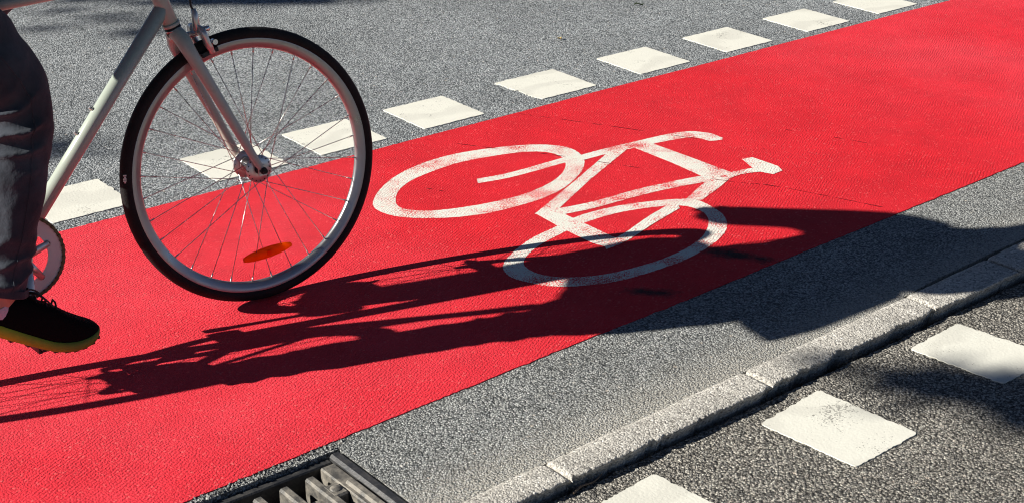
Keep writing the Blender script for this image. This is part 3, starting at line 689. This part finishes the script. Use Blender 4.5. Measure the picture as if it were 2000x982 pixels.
# front brake caliper ahead of the crown
cb = Vector((-.104, 0, .676))
b = MB()
b.tube([Vector((-.150,0,.672)), cb+Vector((.012,0,.001))], .0075, 10)
for s_ in (-1, 1):
    b.tube(catmull([cb+Vector((.004,.010*s_,.010)), cb+Vector((.006,.030*s_,.006)), cb+Vector((.014,.034*s_,-.020)), cb+Vector((.026,.028*s_,-.045))], 5), [.012]*8+[.011]*5+[.009]*3, 12, squash=.7)
brk = b.build('brake_caliper', M['alloy'], bike)
b = MB(); b.tube([cb+Vector((0,-.018,.008)), cb+Vector((.002,-.012,.045)), cb+Vector((.001,-.010,.058))], [.009,.008,.0055], 10); b.build('cable_arm', M['alloy'], brk)
b = MB(); b.tube([cb+Vector((.012,-.002,0)), cb+Vector((.022,-.002,0))], .008, 6); b.build('pivot_bolt', M['chrome'], brk)
b = MB(); b.tube([cb+Vector((.012,-.030,.012)), cb+Vector((.024,-.030,.012))], .0065, 6); b.build('adjuster_bolt', M['chrome'], brk)
b = MB(); b.tube([cb+Vector((.030,-.044,-.020)), cb+Vector((.030,-.028,-.020))], .0065, 8); b.build('pad_bolt', M['chrome'], brk)
for s_ in (-1, 1):
    b = MB(); a0 = math.atan2(cb.z-.048-WR, cb.x+.030)
    rows = []
    for k in range(9):
        th = a0+.085-.017*k; rr = .3065
        for _ in (0,): rows.append([(r_*math.cos(th), y_*s_, WR+r_*math.sin(th)) for r_, y_ in ((rr-.006,.0125),(rr+.006,.0125),(rr+.005,.0235),(rr-.005,.0235))])
    b.grid(rows, True, True, False); b.build('brake_pad', M['black'], brk)
# stem, handlebar, grips, levers, cables
STM = HL+HA*.187; CL = Vector((-.135, 0, .955))
b = MB(); b.tube([HL+HA*.18, HL+HA*.225], .0185, 18); b.tube([HL+HA*.205, CL], [.016,.015], 16); b.tube([CL+Vector((0,-.024,0)), CL+Vector((0,.024,0))], .020, 16); b.build('stem', M['black'], bike)
b = MB(); bar_pts = [(-.215,-.300,.952),(-.185,-.20,.960),(-.148,-.09,.958),(-.135,0,.955),(-.148,.09,.958),(-.185,.20,.960),(-.215,.300,.952)]
b.tube(catmull(bar_pts, 6), .0125, 14); hbr = b.build('handlebar', M['alloy'], bike)
for s_ in (-1, 1):
    b = MB(); b.tube([(-.1835,.195*s_,.960),(-.2155,.301*s_,.952)], [.0160,.0165], 14); b.build('grip', M['black'], hbr)
    b = MB(); b.tube(catmull([(-.176,.165*s_,.955),(-.135,.18*s_,.945),(-.122,.22*s_,.935),(-.135,.275*s_,.930)], 5), .006, 8); b.tube([(-.178,.155*s_,.9585),(-.182,.178*s_,.9595)], .0155, 14); b.build('brake_lever', M['black'], hbr)
b = MB(); b.tube(catmull([cb+Vector((.001,-.010,.055)), (-.108,-.012,.757), (-.088,-.02,.86), (-.06,-.07,.96), (-.09,-.13,.985), (-.150,-.165,.958)], 8), .0026, 8); b.build('brake_cable', M['black'], bike)
# seat
b = MB(); b.tube([ST+Vector((-.004,0,.018)), Vector((-.803,0,.945))], .0136, 14); b.tube([Vector((-.803,0,.935)),Vector((-.803,0,.955))], .019, 12); b.build('seat_post', M['alloy'], bike)
b = MB(); rows = []
for i in range(17):
    f = i/16; x = -.945+.27*f
    hw = .072*(1-f)**.8+.019; hw = hw*(math.sqrt(max(0, 1-(1-f*8)**2)) if f < .125 else 1)*(math.sqrt(max(0,1-((f-.94)/.06)**2)) if f > .94 else 1); hw = max(hw, .004)
    z = .985-.010*math.sin(math.pi*f)+.006*(1-f)
    rows.append([(x, hw*math.cos(a), z+(.014 if math.sin(a)>0 else .030+.012*(1-f))*math.sin(a)) for a in [2*math.pi*k/16 for k in range(16)]])
b.grid(rows, True, True); sad = b.build('saddle', M['black'], bike)
for s_ in (-1,1): b = MB(); b.tube(catmull([(-.92,.03*s_,.972),(-.86,.022*s_,.952),(-.76,.02*s_,.952),(-.70,.012*s_,.97)],5), .0035, 8); b.build('saddle_rail', M['alloy'], sad)
# chain set
CY = -.046
b = MB(); N = 46; ro, ri = .0915, .060
rows_o = []
prof = []
vs = []; fs = []
for i in range(N*4):
    th = 2*math.pi*i/(N*4); r_ = ro + (.0035, .0012, -.002, .0012)[i % 4]
    for y_ in (-.0016, .0016):
        vs.append((BB.x+r_*math.cos(th), CY+y_, BB.z+r_*math.sin(th)))
        vs.append((BB.x+ri*math.cos(th), CY+y_, BB.z+ri*math.sin(th)))
n4 = N*4
for i in range(n4):
    j = (i+1) % n4
    fs += [(4*i,4*j,4*j+1,4*i+1),(4*i+2,4*i+3,4*j+3,4*j+2),(4*i,4*i+2,4*j+2,4*j),(4*i+1,4*j+1,4*j+3,4*i+3)]
b.add(vs, fs, False); cr = b.build('chainring', M['ring'], bike)
CA = R(-91)                                      # right crank angle: almost straight down
pedR = Vector((BB.x+.172*math.cos(CA), 0, BB.z+.172*math.sin(CA))); pedL = Vector((BB.x-.172*math.cos(CA), 0, BB.z-.172*math.sin(CA)))
for k in range(5):
    th = CA+R(36)+2*math.pi*k/5; d_ = Vector((math.cos(th),0,math.sin(th)))
    b = MB(); b.tube([BB+Vector((0,CY-.006,0)), BB+d_*.067+Vector((0,CY-.004,0))], [.011,.0075], 10, squash=.5); b.build('spider_arm', M['alloy'], cr)
    b = MB(); p = BB+d_*.065+Vector((0,CY,0)); b.tube([p+Vector((0,-.006,0)), p+Vector((0,-.001,0))], .0052, 6); b.build('ring_bolt', M['chain'], cr)
def crank(sgn, ped, y0, y1):
    b = MB(); b.tube([BB+Vector((0,y0,0)), BB+(ped-BB)*.5+Vector((0,(y0+y1)/2,0)), ped+Vector((0,y1,0))], [.0155,.0125,.0125], 14, squash=.55)
    b.tube([BB+Vector((0,y0-.006,0)), BB+Vector((0,y0+.006,0))], .018, 16); return b.build('crank', M['alloy'], bike)
crank(-1, pedR, -.062, -.082); crank(1, pedL, .055, .082)
for s_, ped in ((-1, pedR), (1, pedL)):
    b = MB(); b.tube([ped+Vector((0,.082*s_,0)), ped+Vector((0,.172*s_,0))], .006, 10)
    for dx in (-.028, .028): b.box(ped+Vector((dx,.132*s_,0)), (.008,.080,.016))
    for yy in (.096,.132,.168): b.box(ped+Vector((0,yy*s_,0)), (.056,.008,.013))
    b.build('pedal', M['black'], bike)
# chain: rollers and side plates all round
SP = Vector((RC[0], 0, RC[2])); rs, rc2 = .034, .0945
pts = []
dv = (SP-BB); L = dv.length; base = math.atan2(dv.z, dv.x); al = math.acos((rc2-rs)/L)
A1, A2 = base-al, base+al
ring_pts = [(BB+Vector((math.cos(A1-(2*math.pi-2*al)*0+t_*(2*math.pi-2*al)*-1),0,math.sin(A1-t_*(2*math.pi-2*al))))*rc2) for t_ in [i/40 for i in range(41)]]
sp_pts = [(SP+Vector((math.cos(A2-t_*2*al),0,math.sin(A2-t_*2*al)))*rs) for t_ in [i/16 for i in range(17)]]
loop = ring_pts + sp_pts + [ring_pts[0]]
d = [0]
for a, c_ in zip(loop[:-1], loop[1:]): d.append(d[-1]+(c_-a).length)
nl = int(d[-1]/.0127); pos = []; j = 0
for i in range(nl):
    t_ = d[-1]*i/nl
    while d[j+1] < t_: j += 1
    pos.append(loop[j].lerp(loop[j+1], (t_-d[j])/max(1e-9, d[j+1]-d[j])))
b = MB()
for i in range(nl):
    p, q = pos[i], pos[(i+1) % nl]; p = p+Vector((0,CY,0)); q = q+Vector((0,CY,0)); t_ = (q-p).normalized(); nn = Vector((-t_.z,0,t_.x)); mid = (p+q)/2
    yo = .0042 if i % 2 else .0028
    for s_ in (-1,1):
        y_ = s_*yo; vs = []
        for dx, hh in ((-.0085,.0018),(-.0063,.0042),(0,.0030),(.0063,.0042),(.0085,.0018)):
            vs += [mid+t_*dx+nn*hh+Vector((0,y_,0)), mid+t_*dx-nn*hh+Vector((0,y_,0)), mid+t_*dx+nn*hh+Vector((0,y_+s_*.0011,0)), mid+t_*dx-nn*hh+Vector((0,y_+s_*.0011,0))]
        fs = []
        for k in range(4):
            a = 4*k; c_ = 4*k+4; fs += [(a,c_,c_+1,a+1),(a+2,a+3,c_+3,c_+2),(a,a+2,c_+2,c_),(a+1,c_+1,c_+3,a+3)]
        b.add(vs, fs, False)
    b.tube([p+Vector((0,-.0058,0)), p+Vector((0,.0058,0))], .0022, 6)
    b.tube([p+Vector((0,-.0026,0)), p+Vector((0,.0026,0))], .0039, 8)
b.build('chain', M['chain'], bike)
b = MB(); vs = []; fs = []
for i in range(64):
    th = 2*math.pi*i/64; r_ = .034+(.003 if i % 4 < 2 else -.001)
    for y_ in (-.0015,.0015): vs += [(RC[0]+r_*math.cos(th),CY+y_,RC[2]+r_*math.sin(th)),(RC[0]+.015*math.cos(th),CY+y_,RC[2]+.015*math.sin(th))]
for i in range(64):
    j = (i+1)%64; fs += [(4*i,4*j,4*j+1,4*i+1),(4*i+2,4*i+3,4*j+3,4*j+2),(4*i,4*i+2,4*j+2,4*j)]
b.add(vs, fs, False); b.build('rear_sprocket', M['chain'], rwheel)

# ---------------------------------------------------------------- rider (same leaning axes as the bicycle)
person = empty('person', O_W, ROT)
tag(person, 'cyclist in dark jeans and black shoes with yellow green soles, pedalling', 'person')
def remeshed(name, mb, mat, voxel, parent, smooth=2):
    me = mb.mesh(name+'_raw', mat); tmp = link(name, me)
    md = tmp.modifiers.new('r', 'REMESH'); md.mode = 'VOXEL'; md.voxel_size = voxel; md.use_smooth_shade = True
    if smooth:
        sm = tmp.modifiers.new('s', 'SMOOTH'); sm.iterations = smooth; sm.factor = .5
    dg_ = bpy.context.evaluated_depsgraph_get(); out = bpy.data.meshes.new_from_object(tmp.evaluated_get(dg_))
    bpy.data.objects.remove(tmp); bpy.data.meshes.remove(me)
    out.name = name
    if not out.materials: out.materials.append(mat)
    out.polygons.foreach_set('use_smooth', [True]*len(out.polygons))
    return link(name, out, parent)
def limb(mb, secs, per=10, n=40, disp=None):
    """loft of ellipses: (x, y, z, fore-aft radius, side radius)"""
    C_ = catmull([s_[:3] for s_ in secs], per); Q_ = catmull([(s_[3], s_[4], 0) for s_ in secs], per); N = len(C_); rows = []
    for i, (c_, q) in enumerate(zip(C_, Q_)):
        t_ = (C_[min(i+1,N-1)]-C_[max(i-1,0)]).normalized()
        fa = Vector((1,0,0))-t_*t_.x
        if fa.length < .35: fa = Vector((0,0,1))-t_*t_.z
        fa.normalize(); sd = t_.cross(fa)
        row = []
        for k in range(n):
            th = 2*math.pi*k/n; d_ = fa*(math.cos(th)*q.x)+sd*(math.sin(th)*q.y)
            ex = disp(i/(N-1), th, c_) if disp else 0.
            row.append(c_+d_*(1+ex/max(.02, d_.length)))
        rows.append(row)
    mb.grid(rows, True, True); return rows
# trousers
def folds(f, th, c_):
    kn = math.exp(-((c_.z-.585)/.075)**2)                     # creases behind and beside the knee
    back = .5-.5*math.cos(th)
    side_ = max(0, min(1, (back-.12)/.4))
    w_ = .020*kn*side_*((1-abs(math.sin((c_.z*62+th*1.1)+1.4*fn(c_.z*11, th*1.2))))**2-.25)
    lo = math.exp(-((c_.z-.29)/.06)**2)
    w_ += .012*lo*((1-abs(math.sin(c_.z*75+th*1.3+2*fn(c_.z*14, th*.8))))**2-.25)
    w_ += .006*fn(c_.x*14+th*.6, c_.z*12, th)+.003*fn(th*2, c_.z*30, 4)
    up_c = math.exp(-((c_.z-.80)/.10)**2)
    w_ += .004*up_c*math.sin(c_.z*70-th*3)
    return w_
def folds2(f, th, c_): return .006*fn(c_.x*14+th*.6, c_.z*12, th+9)+.004*math.sin(c_.z*60+th*2)*math.exp(-((f-.55)/.15)**2)
RL = [(-.815,-.085,1.03,.105,.10), (-.775,-.105,.935,.108,.098), (-.690,-.130,.815,.100,.090), (-.622,-.142,.715,.088,.080), (-.583,-.147,.640,.076,.070), (-.590,-.149,.560,.068,.065), (-.612,-.151,.470,.066,.063), (-.640,-.154,.380,.060,.058), (-.664,-.156,.310,.055,.054), (-.688,-.158,.240,.052,.052)]
LL = [(-.815,.085,1.03,.105,.10), (-.735,.105,1.00,.105,.098), (-.600,.130,.955,.092,.086), (-.480,.146,.915,.080,.075), (-.440,.152,.880,.066,.066), (-.525,.152,.800,.058,.060), (-.610,.152,.720,.056,.058), (-.648,.154,.645,.053,.054), (-.670,.158,.592,.050,.050)]
b = MB(); rrows = limb(b, RL, 14, 48, folds); limb(b, LL, 12, 40, folds2)
limb(b, [(-.800,0,.955,.095,.120), (-.825,0,1.00,.125,.165), (-.820,0,1.06,.118,.168), (-.800,0,1.10,.110,.160)], 8, 40)
tr = remeshed('trousers', b, M['denim'], .0042, person, 1)
b = MB(); sd_ = []
for row in rrows[18:-1]:
    sd_.append(row[11]+Vector((0,-.0004,0)))
sd_ = [(sd_[max(0,i-1)]+sd_[i]*2+sd_[min(len(sd_)-1,i+1)])/4 for i in range(len(sd_))]
b.tube(sd_, .0014, 6); b.build('side_seam', M['denim'], tr)
# turned edge at the right ankle
b = MB(); row = rrows[-1]; c_ = sum(row, Vector())/len(row); up1 = (sum(rrows[-4], Vector())/len(row)-c_).normalized()
b.grid([[p+up1*.014+(p-c_)*.02 for p in row], [p+(p-c_)*.05 for p in row], [p-up1*.002+(p-c_)*.03 for p in row], [p-(p-c_)*.06 for p in row], [p-(p-c_)*.08+up1*.02 for p in row]], True, False)
b.build('hem', M['denim'], tr)
# jacket
b = MB()
limb(b, [(-.845,0,1.00,.135,.185), (-.838,0,1.05,.138,.188), (-.790,0,1.14,.128,.178), (-.735,0,1.25,.130,.182), (-.685,0,1.36,.128,.195), (-.655,0,1.42,.112,.190), (-.630,0,1.47,.080,.120), (-.615,0,1.50,.062,.070)], 10, 48, lambda f, th, c_: .008*fn(c_.z*9, th*1.3, 2)+.004*fn(c_.z*25, th*2))
ARM = {1: [(-.660,.13,1.415,.085), (-.640,.205,1.395,.078), (-.575,.258,1.30,.066), (-.490,.295,1.175,.060), (-.415,.300,1.105,.054), (-.315,.280,1.035,.045), (-.262,.262,.995,.040)]}
ARM[-1] = [(x, -y, z, r_) for x, y, z, r_ in ARM[1]]
for s_ in (-1, 1):
    limb(b, [(x, y, z, r_, r_) for x, y, z, r_ in ARM[s_]], 8, 32, lambda f, th, c_: .006*fn(c_.x*16, th*1.2, c_.z*9))
jk = remeshed('jacket', b, M['jacket'], .009, person, 2)
b = MB(); limb(b, [(-.625,0,1.475,.072,.078), (-.612,0,1.515,.066,.070)], 4, 32); b.build('collar', M['jacket'], jk)
# messenger bag low on the rider's back
bag = empty('messenger_bag', O_W, ROT)
tag(bag, 'messenger bag slung low on the cyclist\'s back, throwing the pointed shadow at the kerb', 'bag')
b = MB(); rows = []
for y_, P4 in ((-.232, [(-.86,1.04),(-1.06,1.175),(-1.03,1.21),(-.80,1.22)]), (-.220, [(-.80,1.00),(-1.145,1.208),(-1.07,1.255),(-.74,1.25)]), (-.10, [(-.85,1.08),(-1.09,1.21),(-1.00,1.42),(-.78,1.36)]), (.07, [(-.87,1.16),(-1.03,1.24),(-.95,1.45),(-.76,1.40)]), (.10, [(-.88,1.22),(-.98,1.27),(-.93,1.40),(-.80,1.37)])):
    row = []
    for k in range(4):
        p, q = Vector((P4[k][0],y_,P4[k][1])), Vector((P4[(k+1)%4][0],y_,P4[(k+1)%4][1]))
        for f in (.08, .35, .65, .92): row.append(p.lerp(q, f))
    rows.append(row)
b.grid(rows, True, True); b.build('pouch', M['black'], bag)
b = MB(); b.tube(catmull([(-.93,-.215,1.22),(-.72,-.20,1.20),(-.575,-.06,1.33),(-.60,.12,1.47),(-.70,.12,1.475),(-.84,.09,1.40)], 8), .016, 8, squash=.3); b.build('strap', M['black'], bag)
# body: one continuous surface
b = MB()
limb(b, [(-.815,0,.98,.10,.15), (-.79,0,1.12,.095,.145), (-.70,0,1.33,.10,.155), (-.64,0,1.43,.075,.12), (-.607,0,1.50,.055,.06), (-.588,0,1.56,.054,.054), (-.575,0,1.60,.056,.056)], 6, 28)
limb(b, [(-.585,0,1.555,.035,.035), (-.552,0,1.585,.075,.056), (-.553,0,1.63,.090,.068), (-.560,0,1.68,.096,.074), (-.566,0,1.73,.090,.072), (-.572,0,1.768,.055,.048), (-.573,0,1.778,.02,.02)], 6, 32)
b.tube([(-.470,0,1.668),(-.452,0,1.646),(-.448,0,1.636),(-.464,0,1.630)], [.008,.012,.014,.010], 10)
b.tube([(-.468,-.022,1.605),(-.464,0,1.604),(-.468,.022,1.605)], [.005,.008,.005], 8)
for s_ in (-1, 1):
    b.ball((-.572, .075*s_, 1.655), (.018, .009, .030))
    limb(b, [(x, y, z, r_*.7, r_*.7) for x, y, z, r_ in ARM[s_]], 6, 20)
    limb(b, [(-.28,.266*s_,1.005,.026,.028), (-.262,.262*s_,.995,.024,.030), (-.235,.254*s_,.985,.020,.038)], 5, 20)
    ax0, ax1 = Vector((-.186,.203*s_,.960)), Vector((-.2105,.285*s_,.954)); ad = (ax1-ax0).normalized()
    e1 = (Vector((-1,0,.25))-ad*Vector((-1,0,.25)).dot(ad)).normalized(); e2 = ad.cross(e1); e2 = e2 if e2.z > 0 else -e2
    b.tube([ax0.lerp(ax1,.12)+e1*.022+e2*.018, ax0.lerp(ax1,.55)+e1*.028+e2*.020, ax0.lerp(ax1,.98)+e1*.024+e2*.016], [.015,.020,.014], 12)
    for k, ln_ in enumerate((.92, 1.0, .95, .80)):            # four fingers curl round the grip
        a0 = ax0.lerp(ax1, .16+.25*k); fp = []
        for j in range(8):
            an = R(150-ln_*30*j*1.05); fp.append(a0+e1*(.0255*math.cos(an)*-1*-1)+e2*(.0255*math.sin(an)))
        b.tube(fp, [.0098]*3+[.0092]*2+[.0085]*2+[.007], 10)
    b.tube([ax0.lerp(ax1,.15)+e1*.024+e2*.012, ax0.lerp(ax1,-.05)+e1*.024-e2*.004, ax0.lerp(ax1,-.10)+e1*.010-e2*.024], [.0115,.0105,.008], 10)
    K = RL if s_ < 0 else LL
    limb(b, [(x, y, z, max(.035, a*.72), max(.035, c_*.72)) for x, y, z, a, c_ in K], 5, 24)
ANK = {-1: Vector((-.706,-.160,.200)), 1: Vector((-.678,.160,.556))}
for s_, K in ((-1, RL), (1, LL)):
    e = Vector(K[-1][:3]); p_ = ANK[s_]
    limb(b, [(e.x+.012,e.y,e.z+.035,.040,.038), (e.x,e.y,e.z,.036,.033), (*p_,.034,.029), (p_.x+.005,p_.y,p_.z-.020,.030,.026), (p_.x+.04,p_.y,p_.z-.040,.022,.026), (p_.x+.10,p_.y,p_.z-.062,.016,.026)], 5, 24)
body = remeshed('body', b, M['skin'], .0045, person, 1)
for s_ in (-1, 1): b = MB(); b.ball((-.478, .031*s_, 1.668), .0125); b.build('eye', M['eye'], body)
b = MB(); rows = []
for i in range(13):
    ph = R(-40+130*i/12)
    row = []
    for k in range(40):
        th = 2*math.pi*k/40; cut = max(0, math.cos(th))
        ph2 = max(ph, R(38)*cut+R(-40)*(1-cut)) if ph < R(38) else ph
        rr = 1+.05*fn(th*3, ph*4)
        row.append((-.570+.106*rr*max(.02,math.cos(ph2))*math.cos(th), .084*rr*max(.02,math.cos(ph2))*math.sin(th), 1.690+.108*rr*math.sin(ph2)))
    rows.append(row)
b.grid(rows, True, True); b.build('hair', M['hair'], body)
# shoes
ST_ = [(-.782,.190,.018,.024,.030), (-.775,.184,.030,.027,.062), (-.752,.172,.038,.029,.070), (-.712,.149,.041,.030,.062), (-.670,.124,.042,.028,.078), (-.630,.101,.042,.026,.090), (-.600,.087,.046,.024,.086), (-.572,.080,.048,.023,.076), (-.550,.0785,.048,.022,.058), (-.525,.082,.044,.020,.038), (-.506,.090,.033,.016,.022), (-.497,.097,.020,.011,.012), (-.493,.102,.008,.006,.004)]
def shoe(s_, loc, pitch):
    piv = Vector((-.588,-.160,.088))
    def place(p):
        q = Vector(p)-piv; q = Matrix.Rotation(pitch, 3, 'Y') @ q; q = Matrix.Rotation(R(-4), 3, 'Z') @ q; q += piv
        return Vector((q.x, q.y if s_ < 0 else -q.y, q.z))+loc
    S = catmull([(a, z, w_) for a, z, w_, t_, h_ in ST_], 5); T = catmull([(t_, h_, 0) for a, z, w_, t_, h_ in ST_], 5)
    up_rows, so_rows, ou_rows = [], [], []
    for p, q in zip(S, T):
        x, z, hw = p; ts, hu = max(.004, q.x), max(.003, q.y); y0_ = -.160
        zt = z+ts
        # upper: rounded section narrowing towards the ankle
        row = []
        for k in range(28):
            a = math.pi*k/27; cy, sy = math.cos(a), math.sin(a)
            nar = 1-.10*(hu/.09)*sy
            row.append(place((x-.10*sy*hu, y0_+hw*.97*nar*math.copysign(abs(cy)**.45, cy), zt-.004+hu*sy**.8)))
        up_rows.append(row)
        so_rows.append([place(v) for v in ((x,y0_-hw*.90,z),(x,y0_-hw*1.04,z+ts*.35),(x,y0_-hw*1.00,zt),(x,y0_-hw*.6,zt+.001),(x,y0_+hw*.6,zt+.001),(x,y0_+hw*1.00,zt),(x,y0_+hw*1.04,z+ts*.35),(x,y0_+hw*.90,z))])
    b = MB(); b.grid(up_rows, True, True); sh = b.build('shoe', M['shoe'], person)
    b = MB(); b.grid(so_rows, True, True); b.build('sole', M['sole'], sh)
    b = MB()
    for i in range(6, len(S)-8, 4):
        x, z, hw = S[i]
        for yy in (-.62, 0, .62): b.box(place((x, -.160+hw*yy, z)), (.011, hw*.40, .006))
    b.build('tread', M['black'], sh)['kind'] = 'stuff'
    b = MB()
    for k in range(4):
        x = -.642+.020*k; z = .218-.011*k
        b.tube([place((x,-.160-.024,z-.018)), place((x+.003,-.160-.010,z+.002)), place((x+.003,-.150,z+.003)), place((x,-.136,z-.016))], .0022, 6)
    for q in (-1, 1):
        b.tube(catmull([place((-.640,-.160,.222)), place((-.622,-.166+.016*q,.222)), place((-.603,-.168+.030*q,.206)), place((-.614,-.164+.016*q,.202)), place((-.636,-.160,.216))], 6), .0021, 6)
        b.tube(catmull([place((-.640,-.160,.222)), place((-.612,-.172+.012*q,.214)), place((-.590,-.180+.02*q,.188))], 6), .0019, 6)
    b.build('lace', M['black'], sh)
    b = MB(); e = ANK[s_]; limb(b, [(e.x+.010,e.y,e.z-.045,.040,.030), (e.x+.004,e.y,e.z-.012,.038,.031), (e.x+.002,e.y,e.z+.006,.038,.032), (e.x,e.y,e.z+.014,.037,.032)], 4, 28)
    b.build('sock', M['sock'], sh)
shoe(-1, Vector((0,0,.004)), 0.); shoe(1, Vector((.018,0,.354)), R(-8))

# ---------------------------------------------------------------- small things lying on the ground
def leaf_obj(name, c_, L, W_, rz, mat):
    b = MB(); rows = []
    for i in range(9):
        f = i/8; hw = max(.0006, W_*math.sin(math.pi*min(1, f*.95+.03))**.8); x = (f-.5)*L; z = .003+.004*math.sin(f*5)
        rows.append([(x, hw, z+.003), (x, hw*.5, z+.001), (x, 0, z), (x, -hw*.5, z+.0015), (x, -hw, z+.0045)])
    b.grid(rows, False); b.grid([[(p[0],p[1],p[2]-.0006) for p in r_] for r_ in rows], False)
    b.tube([(L*.45,0,.004),(L*.62,.004,.005),(L*.75,.002,.003)], .0008, 5)
    o = b.build(name, mat); o.location = c_; o.rotation_euler = (0,0,rz); return o
tag(leaf_obj('fallen_leaf', (2.884,.577,.001), .030, .006, R(70), M['dryleaf']), 'small dry yellow leaf lying alone on the grey asphalt', 'leaf')
tag(leaf_obj('seed_pod', (3.458,.758,.001), .040, .007, R(-20), M['leaf']), 'small dark green seed pod on the asphalt near the top edge', 'seed pod')
b = MB(); b.tube(catmull([(0,0,.004),(.03,.004,.006),(.06,-.002,.005),(.095,.006,.004)], 6), [.003-.0001*i for i in range(19)], 7)
tw = b.build('twig', M['twig']); tw.location = (.885,-1.846,PATH_Z); tw.rotation_euler = (0,0,R(8))
tag(tw, 'thin brown twig lying in the step below the kerb', 'twig')

# ---------------------------------------------------------------- street trees outside the frame whose outer branches shade the ground
def hit(x, y, z): return Vector((x, y, 0))+to_sun*(z/to_sun.z)
def tree(name, base, H, rad, seed, tufts, label):
    rt_ = random.Random(seed); t0 = empty(name, base); tag(t0, label, 'tree', 'street trees beside the road')
    b = MB(); Bv = Vector(base); top = Vector((.3,-.2,H*.62))
    b.tube([(0,0,0),(.02,0,.4),(0.05,-.05,H*.25),(.1,.05,H*.42),top], [.34,.27,.22,.19,.13], 14)
    ends = []
    for k in range(13):
        a = 2.4*k+rt_.uniform(-.3,.3); zz = H*rt_.uniform(.28,.6); L = rad*rt_.uniform(.55,.9)
        p0 = Vector((.05,0,zz)); p1 = p0+Vector((math.cos(a)*L*.5, math.sin(a)*L*.5, L*.35)); p2 = p0+Vector((math.cos(a)*L, math.sin(a)*L, L*.5))
        b.tube(catmull([p0,p1,p2],5), [.10-.008*i for i in range(11)], 8); ends += [p1,p2,(p1+p2)/2]
    for (c_, n_, sx_, az_) in tufts:
        p0 = Vector((.05,0,H*.36)); e = c_-Bv
        b.tube(catmull([p0, p0.lerp(e,.5)+Vector((0,0,.5)), e],6), [.08-.0058*i for i in range(13)], 8)
    b.build('trunk', M['bark'], t0)
    b = MB()
    def leaf(p, s_):
        n1_ = Vector((rt_.gauss(0,1), rt_.gauss(0,1), rt_.gauss(0,1)+.8)).normalized(); a = n1_.orthogonal().normalized(); c2 = n1_.cross(a)
        b.add([p+a*s_, p+c2*s_*.62+n1_*s_*.12, p-a*s_, p-c2*s_*.62+n1_*s_*.12], [(0,1,2),(0,2,3)], False)
    for e in ends:
        for q in range(3):
            cc = e+Vector((rt_.gauss(0,.45),rt_.gauss(0,.45),rt_.gauss(.2,.35)))
            for i in range(90): leaf(cc+Vector((rt_.gauss(0,.42),rt_.gauss(0,.42),rt_.gauss(0,.34))), rt_.uniform(.06,.11))
    for i in range(26):
        cc = top+Vector((rt_.gauss(0,rad*.34),rt_.gauss(0,rad*.34),abs(rt_.gauss(0,H*.16))))
        for j in range(80): leaf(cc+Vector((rt_.gauss(0,.4),rt_.gauss(0,.4),rt_.gauss(0,.35))), rt_.uniform(.06,.11))
    for (c_, n_, sx_, az_) in tufts:
        for i in range(n_):
            u1, u2, u3 = rt_.gauss(0,sx_[0]), rt_.gauss(0,sx_[1]), rt_.gauss(0,sx_[2])
            leaf(c_-Bv+Vector((u1*math.cos(az_)-u2*math.sin(az_), u1*math.sin(az_)+u2*math.cos(az_), u3)), rt_.uniform(.035,.06))
    b.build('crown', M['leaf'], t0); return t0
tree('street_tree', (-7.2,-6.6,-.02), 9., 3.4, 5, [(hit(1.845,-2.125,4.2), 230, (.135,.036,.03), R(-65))], 'broad tree behind the photographer whose branch tip shades the path')
tree('street_tree', (-6.2,9.2,.10), 8.5, 2.6, 11, [(hit(2.25,1.84,5.2), 130, (.20,.05,.04), R(-40)), (hit(2.62,1.70,5.0), 110, (.25,.05,.04), R(-40)), (hit(.85,.63,5.4), 40, (.05,.06,.04), 0)], 'broad tree across the road whose branch tips shade the asphalt')
